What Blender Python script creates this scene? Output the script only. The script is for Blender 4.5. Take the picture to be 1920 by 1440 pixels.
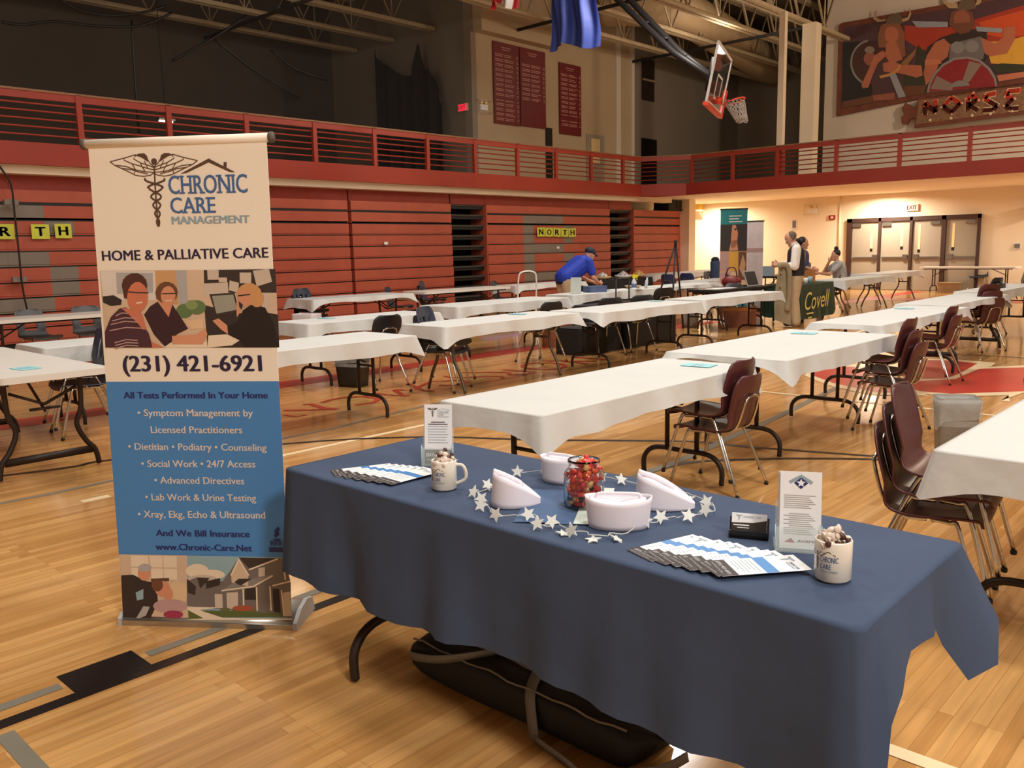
import bpy, math, random
from mathutils import Vector, Matrix
from mathutils.geometry import tessellate_polygon
for o in list(bpy.data.objects): bpy.data.objects.remove(o)
SC = bpy.context.scene; COL = SC.collection
PI = math.pi; sin = math.sin; cos = math.cos
random.seed(7)
# ---------------------------------------------------------------- camera
cd = bpy.data.cameras.new('camera'); cam = bpy.data.objects.new('camera', cd); COL.objects.link(cam)
YAW, PIT, ROLL = 0.75178, 0.155175, -0.021514
fw = Vector((-sin(YAW)*cos(PIT), cos(YAW)*cos(PIT), -sin(PIT))); rt = Vector((cos(YAW), sin(YAW), 0)); up = rt.cross(fw)
r2 = rt*cos(ROLL) + up*sin(ROLL); u2 = up*cos(ROLL) - rt*sin(ROLL)
cam.matrix_world = Matrix(((r2.x, u2.x, -fw.x, 0), (r2.y, u2.y, -fw.y, 0), (r2.z, u2.z, -fw.z, 1.5), (0, 0, 0, 1)))
cd.sensor_width = 36; cd.lens = 36*1610/1920; cd.clip_start = .05; cd.clip_end = 200
SC.camera = cam
# ---------------------------------------------------------------- world, lights, exposure
w = bpy.data.worlds.new('world'); SC.world = w; w.use_nodes = True
bg = w.node_tree.nodes['Background']; bg.inputs[0].default_value = (1, .86, .7, 1); bg.inputs[1].default_value = .02
SC.view_settings.view_transform = 'Standard'; SC.view_settings.look = 'None'; SC.view_settings.gamma = 1
SC.view_settings.use_curve_mapping = False; SC.view_settings.exposure = 0
def area(loc, energy, color, sx, sy=None, spread=160, rot=(0, 0, 0)):
    l = bpy.data.lights.new('lamp', 'AREA'); l.energy = energy; l.color = color; l.size = sx
    if sy: l.shape = 'RECTANGLE'; l.size_y = sy
    l.spread = math.radians(spread)
    o = bpy.data.objects.new('lamp', l); COL.objects.link(o); o.location = loc; o.rotation_euler = rot
    return o
LK = (1, .95, .87)
LAMPS = ((-.6, 3.2, 240), (-4.2, 9, 265), (-7.6, 5, 190), (-9, 14, 360), (2.5, 9, 250), (-8.0, -.5, 130), (3.4, -.6, 190))
for x, y, e in LAMPS:
    area((x, y, 8.3), e, LK, 1.2, spread=165)
area((7.2, -1.2, 7.2), 560, LK, 1.2, spread=180, rot=(0, .9, 0))  # added side fill, tilted to brighten the standing banner; no fixture here
area((-3.2, 17.5, 8.3), 620, LK, .09, spread=178)
def add_fill(loc, e, color, r=.3):  # added point fills without fixtures, lifting the roof, upper walls and mural
    l = bpy.data.lights.new('added_fill', 'POINT'); l.energy = e; l.color = color; l.shadow_soft_size = r
    o = bpy.data.objects.new('added_fill', l); COL.objects.link(o); o.location = loc
for x, y, e in ((-4.2, 9, 26), (-9, 14, 60), (-2.5, 21.9, 820), (-18.5, 11.5, 40), (-20, 3, 85), (-13, 23, 70)):
    add_fill((x, y, 7.2), e, (1, .8, .58))
for x, e in ((-15.6, 165), (-9.9, 165), (-4.0, 100)):
    area((x, 26.9, 2.93), e, (1, .9, .72), .5, .5, spread=170)
area((-8, 24.6, 2.93), 55, (1, .9, .74), 6, .4, spread=170)
# ---------------------------------------------------------------- materials
def lin(c):
    c = c/255
    return c/12.92 if c <= .04045 else ((c+.055)/1.055)**2.4
MT = {}
def mat(n, rgb, rough=.55, metal=0, spec=.5, noise=(6, .08), bump=None, alpha=None, emit=None, trans=0, coat=0):
    m = bpy.data.materials.new(n); m.use_nodes = True; nt = m.node_tree; b = nt.nodes['Principled BSDF']
    c = [lin(v) for v in rgb]+[1]
    b.inputs['Base Color'].default_value = c; b.inputs['Roughness'].default_value = rough; b.inputs['Metallic'].default_value = metal
    b.inputs['Specular IOR Level'].default_value = spec; b.inputs['Coat Weight'].default_value = coat
    tc = nt.nodes.new('ShaderNodeTexCoord')
    if noise:
        nz = nt.nodes.new('ShaderNodeTexNoise'); nz.inputs['Scale'].default_value = noise[0]; nz.inputs['Detail'].default_value = 4
        nt.links.new(tc.outputs['Object'], nz.inputs['Vector'])
        mr = nt.nodes.new('ShaderNodeMapRange'); mr.inputs['From Min'].default_value = .3; mr.inputs['From Max'].default_value = .7
        mr.inputs['To Min'].default_value = 1-noise[1]; mr.inputs['To Max'].default_value = 1+noise[1]
        nt.links.new(nz.outputs['Fac'], mr.inputs['Value'])
        mx = nt.nodes.new('ShaderNodeVectorMath'); mx.operation = 'SCALE'; mx.inputs[0].default_value = c[:3]
        nt.links.new(mr.outputs[0], mx.inputs['Scale']); nt.links.new(mx.outputs[0], b.inputs['Base Color'])
    if bump:
        n2 = nt.nodes.new('ShaderNodeTexNoise'); n2.inputs['Scale'].default_value = bump[0]; n2.inputs['Detail'].default_value = 3
        nt.links.new(tc.outputs['Object'], n2.inputs['Vector'])
        bp = nt.nodes.new('ShaderNodeBump'); bp.inputs['Strength'].default_value = bump[1]; bp.inputs['Distance'].default_value = bump[2]
        nt.links.new(n2.outputs['Fac'], bp.inputs['Height']); nt.links.new(bp.outputs[0], b.inputs['Normal'])
    if alpha is not None: b.inputs['Alpha'].default_value = alpha
    if trans: b.inputs['Transmission Weight'].default_value = trans
    if emit: b.inputs['Emission Color'].default_value = [lin(v) for v in emit[0]]+[1]; b.inputs['Emission Strength'].default_value = emit[1]
    MT[n] = m
    return m
mat('cloth_white', (209, 209, 206), .75, bump=(7, .35, .02), noise=(3, .02))
mat('plastic_white', (226, 222, 214), .4, noise=(5, .02))
mat('cloth_blue', (66, 80, 106), .8, spec=.25, bump=(5, .35, .02), noise=(4, .06))
mat('cloth_black', (22, 22, 24), .8, bump=(6, .3, .02))
mat('cloth_green', (30, 62, 45), .6, bump=(6, .3, .02))
mat('leg_dark', (46, 34, 28), .45, metal=.3, spec=.5)
mat('leg_grey', (96, 84, 70), .4, metal=.6)
mat('chrome', (206, 204, 200), .16, metal=1, noise=None)
mat('steel', (176, 172, 165), .28, metal=.9, noise=None)
mat('maroon', (84, 39, 42), .38, noise=(20, .06))
mat('navy', (42, 50, 68), .42, noise=(20, .06)); mat('blackplastic', (30, 30, 32), .4, noise=(20, .05))
mat('greychair', (98, 100, 104), .5); mat('bluechair', (52, 66, 112), .45)
mat('red_rail', (162, 56, 38), .45, noise=(2, .05)); mat('red_fascia', (158, 50, 32), .5, noise=(1.2, .06))
mat('rail_cap', (150, 105, 70), .5)
mat('bl_red', (176, 84, 62), .5, noise=(3, .07)); mat('bl_grey', (128, 118, 106), .5, noise=(3, .06)); mat('bl_black', (26, 25, 25), .6); mat('bl_back', (156, 62, 50), .55)
mat('bl_step', (72, 70, 66), .5, metal=.3)
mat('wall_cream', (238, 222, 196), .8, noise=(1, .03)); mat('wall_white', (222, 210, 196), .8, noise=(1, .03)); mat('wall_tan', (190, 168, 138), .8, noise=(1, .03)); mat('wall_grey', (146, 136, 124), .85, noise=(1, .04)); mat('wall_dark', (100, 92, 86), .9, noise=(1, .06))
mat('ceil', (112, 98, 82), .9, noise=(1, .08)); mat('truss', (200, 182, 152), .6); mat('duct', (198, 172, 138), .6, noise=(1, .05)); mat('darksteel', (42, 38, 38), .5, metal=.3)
mat('door_face', (158, 146, 130), .55, noise=(1, .03)); mat('door_frame', (66, 42, 34), .5); mat('glass_lit', (240, 214, 160), .2, noise=None)
mat('exit_red', (255, 40, 60), .4, emit=((255, 40, 70), 1.6), noise=None); mat('exit_face', (240, 200, 180), .5); mat('exit_dim', (225, 70, 90), .4, noise=None)
mat('white', (236, 234, 230), .5, noise=(9, .02)); mat('white_paper', (244, 244, 246), .6, noise=None); mat('cap_white', (236, 230, 240), .7, noise=(9, .02))
mat('cyan_card', (150, 214, 222), .6); mat('ylw_card', (206, 210, 70), .6); mat('black', (16, 15, 16), .5, noise=None); mat('ink', (38, 28, 60), .5, noise=None)
mat('bannerwhite', (246, 234, 216), .5, noise=(2, .015)); mat('bannerblue', (72, 136, 200), .5, noise=(2, .02))
mat('teal', (24, 132, 138), .5); mat('palebanner', (222, 208, 210), .5)
mat('bin_grey', (138, 130, 118), .5); mat('liner', (226, 228, 226), .25, alpha=.3, noise=(12, .1), bump=(9, .8, .03))
mat('ylw_box', (226, 190, 84), .5); mat('maroonboard', (112, 24, 26), .5, noise=(2, .05)); mat('boardtext', (206, 150, 144), .6); mat('flagblue', (52, 72, 158), .55, bump=(3, .3, .03)); mat('flagred', (200, 40, 50), .6)
mat('skinA', (206, 150, 122), .55, noise=(14, .05)); mat('hairgrey', (104, 86, 72), .7, noise=(60, .25)); mat('hairblack', (26, 20, 20), .5, noise=(60, .2))
mat('shirtblue', (24, 54, 170), .7, bump=(16, .4, .02)); mat('capnavy', (24, 30, 52), .7); mat('khaki', (192, 168, 134), .8, bump=(12, .4, .02)); mat('vest', (38, 36, 42), .75, bump=(12, .3, .02)); mat('shirtwhite', (238, 230, 224), .7, bump=(14, .4, .02)); mat('coat', (150, 136, 108), .85, bump=(9, .5, .03)); mat('polo', (178, 178, 176), .8, bump=(14, .4, .02)); mat('shoe', (22, 20, 22), .35); mat('denim', (62, 80, 116), .8)
mat('bagblack', (18, 17, 18), .7, bump=(12, .4, .015)); mat('strap', (92, 82, 72), .8); mat('piping', (130, 122, 108), .7)
mat('ceramic', (236, 228, 214), .18, noise=None, coat=.4); mat('candyred', (206, 48, 36), .3, coat=.5, noise=(30, .2)); mat('candygold', (216, 176, 110), .3, metal=.4, noise=(30, .2)); mat('candydark', (48, 30, 30), .3); mat('candysilver', (196, 190, 186), .3, metal=.5); mat('candycream', (226, 208, 194), .45, noise=(40, .08)); mat('candybrown', (78, 46, 40), .4); mat('candyorange', (226, 96, 48), .35)
mat('star', (224, 226, 222), .35, noise=None); mat('wire', (208, 208, 200), .25, noise=None)
mat('wood', (170, 104, 48), .5, noise=(9, .2)); mat('bowl', (196, 168, 128), .4); mat('cardbrown', (140, 84, 60), .7); mat('matblue', (36, 66, 160), .5)
mat('spraybody', (206, 210, 222), .2, noise=None); mat('sprayyellow', (236, 214, 30), .4); mat('boxblue', (84, 100, 140), .6); mat('laptop', (196, 204, 198), .4)
mat('orange', (236, 70, 40), .4); mat('net', (190, 180, 170), .8)
mat('speaker', (22, 21, 22), .6); mat('goldtext', (232, 214, 130), .5, noise=None); mat('runner', (72, 98, 136), .8); mat('runnerpale', (206, 216, 208), .8); mat('holdedge', (170, 220, 214), .1, noise=None)
mat('carvedwood', (120, 66, 48), .6, noise=(4, .2)); mat('signwood', (140, 102, 76), .7, noise=(18, .35))
mat('alarm', (150, 30, 26), .4); mat('tubelight', (255, 250, 255), .4, emit=((255, 245, 255), 6), noise=None)
mat('greystrap', (120, 118, 112), .6)
mat('l_black', (26, 20, 20), .3, noise=None, spec=.5); mat('l_grey', (128, 122, 108), .3, noise=None); mat('l_cream', (238, 214, 172), .3, noise=None); mat('l_red', (192, 48, 38), .3, noise=(3, .05)); mat('l_thin', (176, 52, 32), .3, noise=(20, .1)); mat('l_band', (182, 58, 44), .3, noise=(2, .05))
PRINT = dict(navy=(34, 40, 104), pale=(222, 212, 202), ink=(42, 32, 66), blue=(70, 106, 156), steel=(150, 170, 180), brown=(92, 66, 48), cream2=(214, 186, 158), steel2=(176, 172, 170), dark=(52, 42, 40), dark2=(58, 46, 42), tan=(206, 158, 110), leaf=(98, 122, 76), leaf2=(132, 150, 92), pot=(226, 192, 152), whitep=(236, 216, 190), plum2=(58, 30, 38), plum=(76, 42, 52), hair2=(112, 70, 46), face=(214, 146, 112), hand=(214, 150, 116), rose=(190, 152, 148), face1=(208, 122, 92), hair1=(84, 46, 38), paper=(206, 188, 170), screen=(156, 154, 140), black=(30, 22, 22), hair3=(206, 152, 98), suit=(48, 38, 38), sky2=(146, 176, 184), pink=(160, 52, 82), grey=(116, 106, 100), grey2=(138, 130, 122), lawn=(92, 102, 52), lawn2=(110, 104, 58), flower=(170, 84, 60),
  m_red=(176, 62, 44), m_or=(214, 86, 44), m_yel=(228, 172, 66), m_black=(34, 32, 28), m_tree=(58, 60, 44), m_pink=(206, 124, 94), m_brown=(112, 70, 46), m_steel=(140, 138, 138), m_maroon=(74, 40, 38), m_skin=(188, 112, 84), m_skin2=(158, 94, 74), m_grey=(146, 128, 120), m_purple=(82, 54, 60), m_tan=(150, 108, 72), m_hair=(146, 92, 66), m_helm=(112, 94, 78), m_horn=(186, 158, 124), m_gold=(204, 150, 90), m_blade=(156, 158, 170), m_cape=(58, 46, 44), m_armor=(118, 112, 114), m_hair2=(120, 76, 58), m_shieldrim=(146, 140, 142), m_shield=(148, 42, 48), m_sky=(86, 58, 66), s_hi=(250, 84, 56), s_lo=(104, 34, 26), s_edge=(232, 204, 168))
for k, v in PRINT.items(): mat('p_'+k, v, .55, noise=(6, .05))
g = mat('glass', (250, 252, 252), .02, trans=1, noise=None); g.node_tree.nodes['Principled BSDF'].inputs['IOR'].default_value = 1.33
mat('acrylic', (240, 250, 248), .05, alpha=.18, noise=None)
mat('netting', (34, 31, 30), .9, alpha=.32, noise=None)
# wooden floor: narrow maple strips that run along the hall
m = mat('floor', (205, 150, 90), .13, noise=None); nt = m.node_tree; b = nt.nodes['Principled BSDF']
N = nt.nodes.new; Lk = nt.links.new
tc = N('ShaderNodeTexCoord'); mp = N('ShaderNodeMapping'); mp.inputs['Rotation'].default_value = (0, 0, PI/2); Lk(tc.outputs['Object'], mp.inputs['Vector'])
br = N('ShaderNodeTexBrick'); br.inputs['Scale'].default_value = 1; br.inputs['Brick Width'].default_value = .7; br.inputs['Row Height'].default_value = .048; br.inputs['Mortar Size'].default_value = .0009; br.inputs['Bias'].default_value = 0; br.offset = .37; br.offset_frequency = 3; br.squash_frequency = 3; br.squash = 1.4
br.inputs['Color1'].default_value = (.49, .24, .075, 1); br.inputs['Color2'].default_value = (.655, .36, .13, 1); br.inputs['Mortar'].default_value = (.36, .18, .06, 1)
Lk(mp.outputs[0], br.inputs['Vector'])
m2 = N('ShaderNodeMapping'); m2.inputs['Scale'].default_value = (22, 1.3, 1); Lk(tc.outputs['Object'], m2.inputs['Vector'])
nz = N('ShaderNodeTexNoise'); nz.inputs['Scale'].default_value = 1.6; nz.inputs['Detail'].default_value = 5; Lk(m2.outputs[0], nz.inputs['Vector'])
mr = N('ShaderNodeMapRange'); mr.inputs['From Min'].default_value = .3; mr.inputs['From Max'].default_value = .72; mr.inputs['To Min'].default_value = .82; mr.inputs['To Max'].default_value = 1.12; Lk(nz.outputs['Fac'], mr.inputs['Value'])
sc = N('ShaderNodeVectorMath'); sc.operation = 'SCALE'; Lk(br.outputs['Color'], sc.inputs[0]); Lk(mr.outputs[0], sc.inputs['Scale']); Lk(sc.outputs[0], b.inputs['Base Color'])
# ---------------------------------------------------------------- mesh builder
class MB:
    def __init__(s): s.v = []; s.f = []; s.mi = []; s.sm = []; s.mats = []; s.c = 0; s.s = False
    def m(s, n, smooth=None):
        if n not in s.mats: s.mats.append(n)
        s.c = s.mats.index(n)
        if smooth is not None: s.s = smooth
        return s
    def add(s, vs, fs):
        k = len(s.v); s.v += [tuple(q) for q in vs]
        for q in fs: s.f.append([i+k for i in q]); s.mi.append(s.c); s.sm.append(s.s)
        return s
    def box(s, x0, x1, y0, y1, z0, z1, M=None):
        v = [Vector((x, y, z)) for z in (z0, z1) for y in (y0, y1) for x in (x0, x1)]
        if M: v = [M @ q for q in v]
        return s.add(v, [(0, 2, 3, 1), (4, 5, 7, 6), (0, 1, 5, 4), (2, 6, 7, 3), (0, 4, 6, 2), (1, 3, 7, 5)])
    def tube(s, pts, r, n=8, closed=False, rr=None):
        P = [Vector(p) for p in pts]; k = len(P); rings = []
        prev = None
        for i, p in enumerate(P):
            a = P[(i-1) % k] if (closed or i > 0) else p; c = P[(i+1) % k] if (closed or i < k-1) else p
            t = (c-a).normalized() if (c-a).length > 1e-9 else Vector((0, 0, 1))
            if prev is None:
                h = Vector((0, 0, 1)) if abs(t.z) < .9 else Vector((1, 0, 0)); u = t.cross(h).normalized()
            else:
                u = (prev - t*prev.dot(t)); u = u.normalized() if u.length > 1e-6 else t.orthogonal().normalized()
            prev = u; w_ = t.cross(u); R = rr[i] if rr else r
            rings.append([p + (u*cos(2*PI*j/n)+w_*sin(2*PI*j/n))*R for j in range(n)])
        vs = [q for R in rings for q in R]; fs = []
        for i in range(k if closed else k-1):
            for j in range(n):
                a, b_ = i*n+j, i*n+(j+1) % n; c, d = ((i+1) % k)*n+(j+1) % n, ((i+1) % k)*n+j
                fs.append((a, b_, c, d))
        if not closed: fs.append(tuple(range(n))[::-1]); fs.append(tuple((k-1)*n+j for j in range(n)))
        return s.add(vs, fs)
    def lathe(s, prof, n=24, c=(0, 0, 0), M=None):
        vs = [Vector((r*cos(2*PI*j/n), r*sin(2*PI*j/n), z)) for r, z in prof for j in range(n)]
        vs = [(M @ q if M else q)+Vector(c) for q in vs]
        fs = [(i*n+j, i*n+(j+1) % n, (i+1)*n+(j+1) % n, (i+1)*n+j) for i in range(len(prof)-1) for j in range(n)]
        if prof[0][0] > 1e-6: fs.append(tuple(range(n))[::-1])
        if prof[-1][0] > 1e-6: fs.append(tuple((len(prof)-1)*n+j for j in range(n)))
        return s.add(vs, fs)
    def prism(s, poly, fn, h0, h1):
        n = len(poly); vs = [fn(a, b_, h) for h in (h0, h1) for a, b_ in poly]
        return s.add(vs, [tuple(range(n))[::-1], tuple(range(n, 2*n))]+[(i, (i+1) % n, n+(i+1) % n, n+i) for i in range(n)])
    def flat(s, poly, fn, h=0):
        tr = tessellate_polygon([[Vector((a, b_, 0)) for a, b_ in poly]]); F = []
        for i, j, k in tr:
            (ax, ay), (bx, by), (cx, cy) = poly[i], poly[j], poly[k]; q = (bx-ax)*(cy-ay)-(by-ay)*(cx-ax)
            if abs(q) > 1e-12: F.append((i, j, k) if q > 0 else (i, k, j))
        return s.add([fn(a, b_, h) for a, b_ in poly], F)
    def ribbon(s, pts, wd, fn, h=0):
        P = [Vector((a, b_)) for a, b_ in pts]; L = []; R = []
        for i, p in enumerate(P):
            t = (P[min(i+1, len(P)-1)]-P[max(i-1, 0)]).normalized(); n = Vector((-t.y, t.x))*wd/2; L.append(p+n); R.append(p-n)
        k = len(P)
        return s.add([fn(q.x, q.y, h) for q in L+R], [(i, k+i, k+i+1, i+1) for i in range(k-1)])
    def grid(s, nu, nv, fn, skip=None):
        vs = [fn(i/(nu-1), j/(nv-1)) for j in range(nv) for i in range(nu)]
        return s.add(vs, [(j*nu+i, j*nu+i+1, (j+1)*nu+i+1, (j+1)*nu+i) for j in range(nv-1) for i in range(nu-1) if not (skip and skip(i, j))])
    def ell(s, c, r, nu=14, nv=9, M=None):
        vs = []; fs = []
        for j in range(nv+1):
            th = PI*j/nv
            for i in range(nu):
                q = Vector((r[0]*sin(th)*cos(2*PI*i/nu), r[1]*sin(th)*sin(2*PI*i/nu), r[2]*cos(th)))
                vs.append((M @ q if M else q)+Vector(c))
        for j in range(nv):
            for i in range(nu): fs.append((j*nu+i, (j+1)*nu+i, (j+1)*nu+(i+1) % nu, j*nu+(i+1) % nu))
        return s.add(vs, fs)
    def build(s, name, parent=None, loc=None, rz=None):
        me = bpy.data.meshes.new(name); me.from_pydata(s.v, [], s.f)
        for n in s.mats: me.materials.append(MT[n])
        me.polygons.foreach_set('material_index', s.mi); me.polygons.foreach_set('use_smooth', s.sm); me.update()
        o = bpy.data.objects.new(name, me); COL.objects.link(o)
        if parent: o.parent = parent
        if loc is not None: o.location = loc
        if rz is not None: o.rotation_euler = (0, 0, rz)
        return o
def tag(o, label, cat, group=None, kind=None):
    if label: o['label'] = label
    if cat: o['category'] = cat
    if group: o['group'] = group
    if kind: o['kind'] = kind
    return o
def struct(o): o['kind'] = 'structure'; return o
def thing(name, label, cat, loc=(0, 0, 0), rz=0, group=None):
    o = bpy.data.objects.new(name, None); COL.objects.link(o); o.location = loc; o.rotation_euler = (0, 0, rz); o.empty_display_size = .1
    return tag(o, label, cat, group)
def dup(src, parent=None):
    c = src.copy(); COL.objects.link(c)
    if parent: c.parent = parent
    for ch in src.children: dup(ch, c)
    return c
def put(src, used, loc, rz, label, group=None, cat=None):
    o = src if not used else dup(src)
    o.location = loc; o.rotation_euler = (0, 0, rz); o['label'] = label
    if group: o['group'] = group
    elif 'group' in o: del o['group']
    return o
def part(mb, name, parent, **k): return mb.build(name, parent, **k)
XY = lambda a, b_, h: (a, b_, h)
def smoothpath(P, n=6):
    P = [Vector(p) for p in P]; out = []
    for i in range(len(P)-1):
        a, b_, c, d = P[max(i-1, 0)], P[i], P[i+1], P[min(i+2, len(P)-1)]
        for k in range(n):
            t = k/n; out.append(.5*((2*b_)+(c-a)*t+(2*a-5*b_+4*c-d)*t*t+(3*b_-a-3*c+d)*t**3))
    out.append(P[-1]); return out
# lettering
_TX = {}
def glyphs(s, bold=0, cap=None):
    k = (s, bold)
    if k in _TX: return _TX[k]
    cu = bpy.data.curves.new('lettering', 'FONT'); cu.body = s; cu.size = 1; cu.resolution_u = 3
    o = bpy.data.objects.new('lettering', cu); me = bpy.data.meshes.new_from_object(o)
    V = [(v.co.x, v.co.y) for v in me.vertices]; F = [tuple(p.vertices) for p in me.polygons]
    bpy.data.objects.remove(o); bpy.data.curves.remove(cu); bpy.data.meshes.remove(me)
    _TX[k] = (V, F); return _TX[k]
CAPH = None
def text(mb, s, p0, p1, h, fn, lay=0, bold=.015):
    """letter s along the baseline p0 -> p1 (plane coordinates), capital height h"""
    global CAPH
    if CAPH is None: CAPH = max(y for x, y in glyphs('H')[0])
    V, F = glyphs(s); x0 = min(v[0] for v in V); x1 = max(v[0] for v in V)
    d = Vector(p1)-Vector(p0); kx = d.length/(x1-x0); t = d.normalized(); n = Vector((-t.y, t.x)); ky = h/CAPH
    for k, sh in enumerate((0, -bold, bold) if bold > .012 else (0,)):
        vs = []
        for x, y in V:
            q = Vector(p0)+t*(x-x0+sh*.8)*kx+n*(y+abs(sh)*.3)*ky; vs.append(fn(q.x, q.y, lay+.08*k))
        mb.add(vs, F)
    return mb
# ================================================================ SETTING
floor = struct(MB().m('floor').box(-26, 9, -9, 36, -.1, 0).build('floor'))
_fh = [.0012]
def mark(name, mname, polys=None, lines=None, wd=.05):
    mb = MB().m(mname); h = _fh[0]; _fh[0] += .00012
    for p in polys or []: mb.flat(p, XY, h)
    for p in lines or []: mb.ribbon(p, wd, XY, h)
    o = mb.build(name, floor); return o
rect = lambda x0, x1, y0, y1: [(x0, y0), (x1, y0), (x1, y1), (x0, y1)]
mark('court_band', 'l_band', [rect(-8.95, -8.5, -9, 27.4)])
mark('court_band', 'l_band', [rect(-8.95, 9, 22.9, 23.9)])
mark('court_line', 'l_cream', [rect(-5.63, -5.57, 2.9, 22), rect(-5.56, -5.49, 1.95, 2.12)])
mark('court_line', 'l_grey', lines=[[(-5.92, 1.3), (-5.88, 1.9), (-5.9, 2.31), (-6.13, 3.82), (-6.12, 4.24), (-6.31, 5.5), (-6.3, 7)]], wd=.05)
mark('court_line', 'l_black', [rect(-3.05, -2.99, -.6, 3.9)])
mark('court_line', 'l_grey', [rect(-3.165, -3.115, -.6, .975), rect(-3.17, -3.12, 1.29, 1.95), rect(-3.19, -3.14, 1.96, 2.6)])
mark('court_line', 'l_grey', [rect(-2.95, -1.2, .71, .765)])
mark('court_block', 'l_black', [rect(-3.225, -3.035, .99, 1.262)])
mark('court_line', 'l_black', lines=[smoothpath([(a, b_, 0) for a, b_ in [(-6.664,1.828),(-6.527,2.279),(-6.514,2.555),(-5.922,3.688),(-5.527,4.238),(-5.048,4.654),(-4.43,5.003),(-3.454,5.68),(-3.016,5.789),(-2.076,6.099)]], 5)] if 0 else [[(v.x, v.y) for v in smoothpath([(a, b_, 0) for a, b_ in [(-6.664,1.828),(-6.527,2.279),(-6.514,2.555),(-5.922,3.688),(-5.527,4.238),(-5.048,4.654),(-4.43,5.003),(-3.454,5.68),(-3.016,5.789),(-2.076,6.099)]], 5)]], wd=.05)
mark('court_line', 'l_black', lines=[[(v.x, v.y) for v in smoothpath([(a, b_, 0) for a, b_ in [(-3.11,4.126),(-3.168,4.613),(-3.102,5.102),(-2.828,5.433),(-2.552,5.688),(-2.049,6.022),(-1.719,5.966)]], 5)]], wd=.05)
mark('court_line', 'l_grey', lines=[[(-3.18, 3.9), (-3.18, 5.16), (-3.3, 6.3), (-3.31, 6.63), (-3.6, 9)]], wd=.07)
mark('court_line', 'l_cream', [rect(-5.5, 3, 8.1, 8.155)])
mark('court_line', 'l_cream', [rect(-.95, 1.6, 2.45, 2.51)])
mark('court_line', 'l_black', lines=[[(-8.6, 12.35), (-3, 12.35)], [(-3, 12.35), (3, 12.35)]], wd=.04)
mark('floor_logo', 'l_cream', [[(-3.884,11.506),(-3.298,11.75),(-2.784,11.687),(-2.747,11.331),(-2.799,11.013),(-2.778,10.277),(-2.764,9.975),(-3.125,9.826)], [(-4.207,9.422),(-4.466,10.409),(-4.052,10.627),(-2.68,8.827),(-3.137,8.536),(-3.725,8.903)]]); mark('floor_logo', 'l_cream', [[(-3.166,9.729),(-2.815,10.181),(-2.834,11.149),(-2.477,11.595),(-2.157,12.02),(-1.628,10.291),(-2.01,9.489),(-2.063,8.912),(-1.986,8.917),(-2.082,9.271),(-2.497,8.916),(-2.913,8.9)]])
mark('floor_logo', 'l_red', [[(-3.674,11.456),(-3.246,11.602),(-2.942,11.495),(-2.865,10.471),(-2.882,10.03),(-3.134,9.854),(-3.35,10.026)], [(-4.194,9.534),(-4.341,10.198),(-4.031,10.407),(-2.801,8.895),(-3.153,8.721),(-3.738,9.074)]]); mark('floor_logo', 'l_red', [[(-3.103,9.637),(-2.782,10.065),(-2.792,10.268),(-2.799,11.013),(-2.438,11.417),(-2.186,11.75),(-1.768,10.316),(-2.032,9.588),(-2.537,9.055),(-2.807,9.033),(-2.962,9.162)]])
for pts, wd in [([(-7.239,4.484),(-7.057,4.654),(-6.894,4.844)],0.07),([(-7.365,4.786),(-7.328,4.85),(-7.026,4.799),(-6.857,4.836)],0.07),([(-7.043,4.36),(-6.85,4.374),(-6.863,4.494)],0.04),([(-7.309,4.977),(-7.37,5.125),(-7.368,5.326),(-7.245,5.456),(-7.04,5.464),(-6.946,5.41),(-6.875,5.293),(-6.898,5.091)],0.06),([(-7.332,5.558),(-7.321,5.65),(-6.921,5.73),(-7.337,5.942)],0.07),([(-7.327,5.927),(-7.044,6.106),(-7.535,6.31)],0.07),([(-6.908,5.719),(-6.926,5.808)],0.06),([(-7.031,6.094),(-6.902,6.143)],0.06),([(-7.164,6.11),(-7.325,6.339),(-7.438,6.576),(-7.28,6.826),(-7.087,6.868),(-7.004,6.565),(-7.164,6.452)],0.06),([(-7.628,6.973),(-7.476,6.93),(-7.184,7.23),(-7.053,7.371),(-6.931,7.26)],0.06),([(-7.673,7.301),(-7.246,7.646)],0.06),([(-7.432,7.788),(-7.233,7.815),(-6.947,7.851),(-6.917,7.615),(-7.058,7.517),(-7.225,7.66)],0.06),([(-6.987,8.481),(-6.942,8.41),(-6.917,8.334),(-6.914,8.259),(-6.933,8.19),(-6.971,8.13),(-7.027,8.086),(-7.097,8.058),(-7.176,8.05),(-7.258,8.062),(-7.338,8.094),(-7.409,8.144),(-7.468,8.209),(-7.508,8.283),(-7.526,8.362),(-7.52,8.439),(-7.491,8.508),(-7.441,8.564),(-7.373,8.601),(-7.294,8.618),(-7.209,8.613),(-7.125,8.586),(-7.05,8.541),(-6.987,8.481)],0.07),([(-7.506,8.73),(-7.381,8.875),(-6.923,8.815),(-6.86,8.798)],0.07),([(-7.482,9.259),(-6.938,9.294)],0.07),([(-7.281,8.818),(-6.956,9.095)],0.07)]: mark('court_lettering', 'l_thin', lines=[pts], wd=wd)
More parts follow.
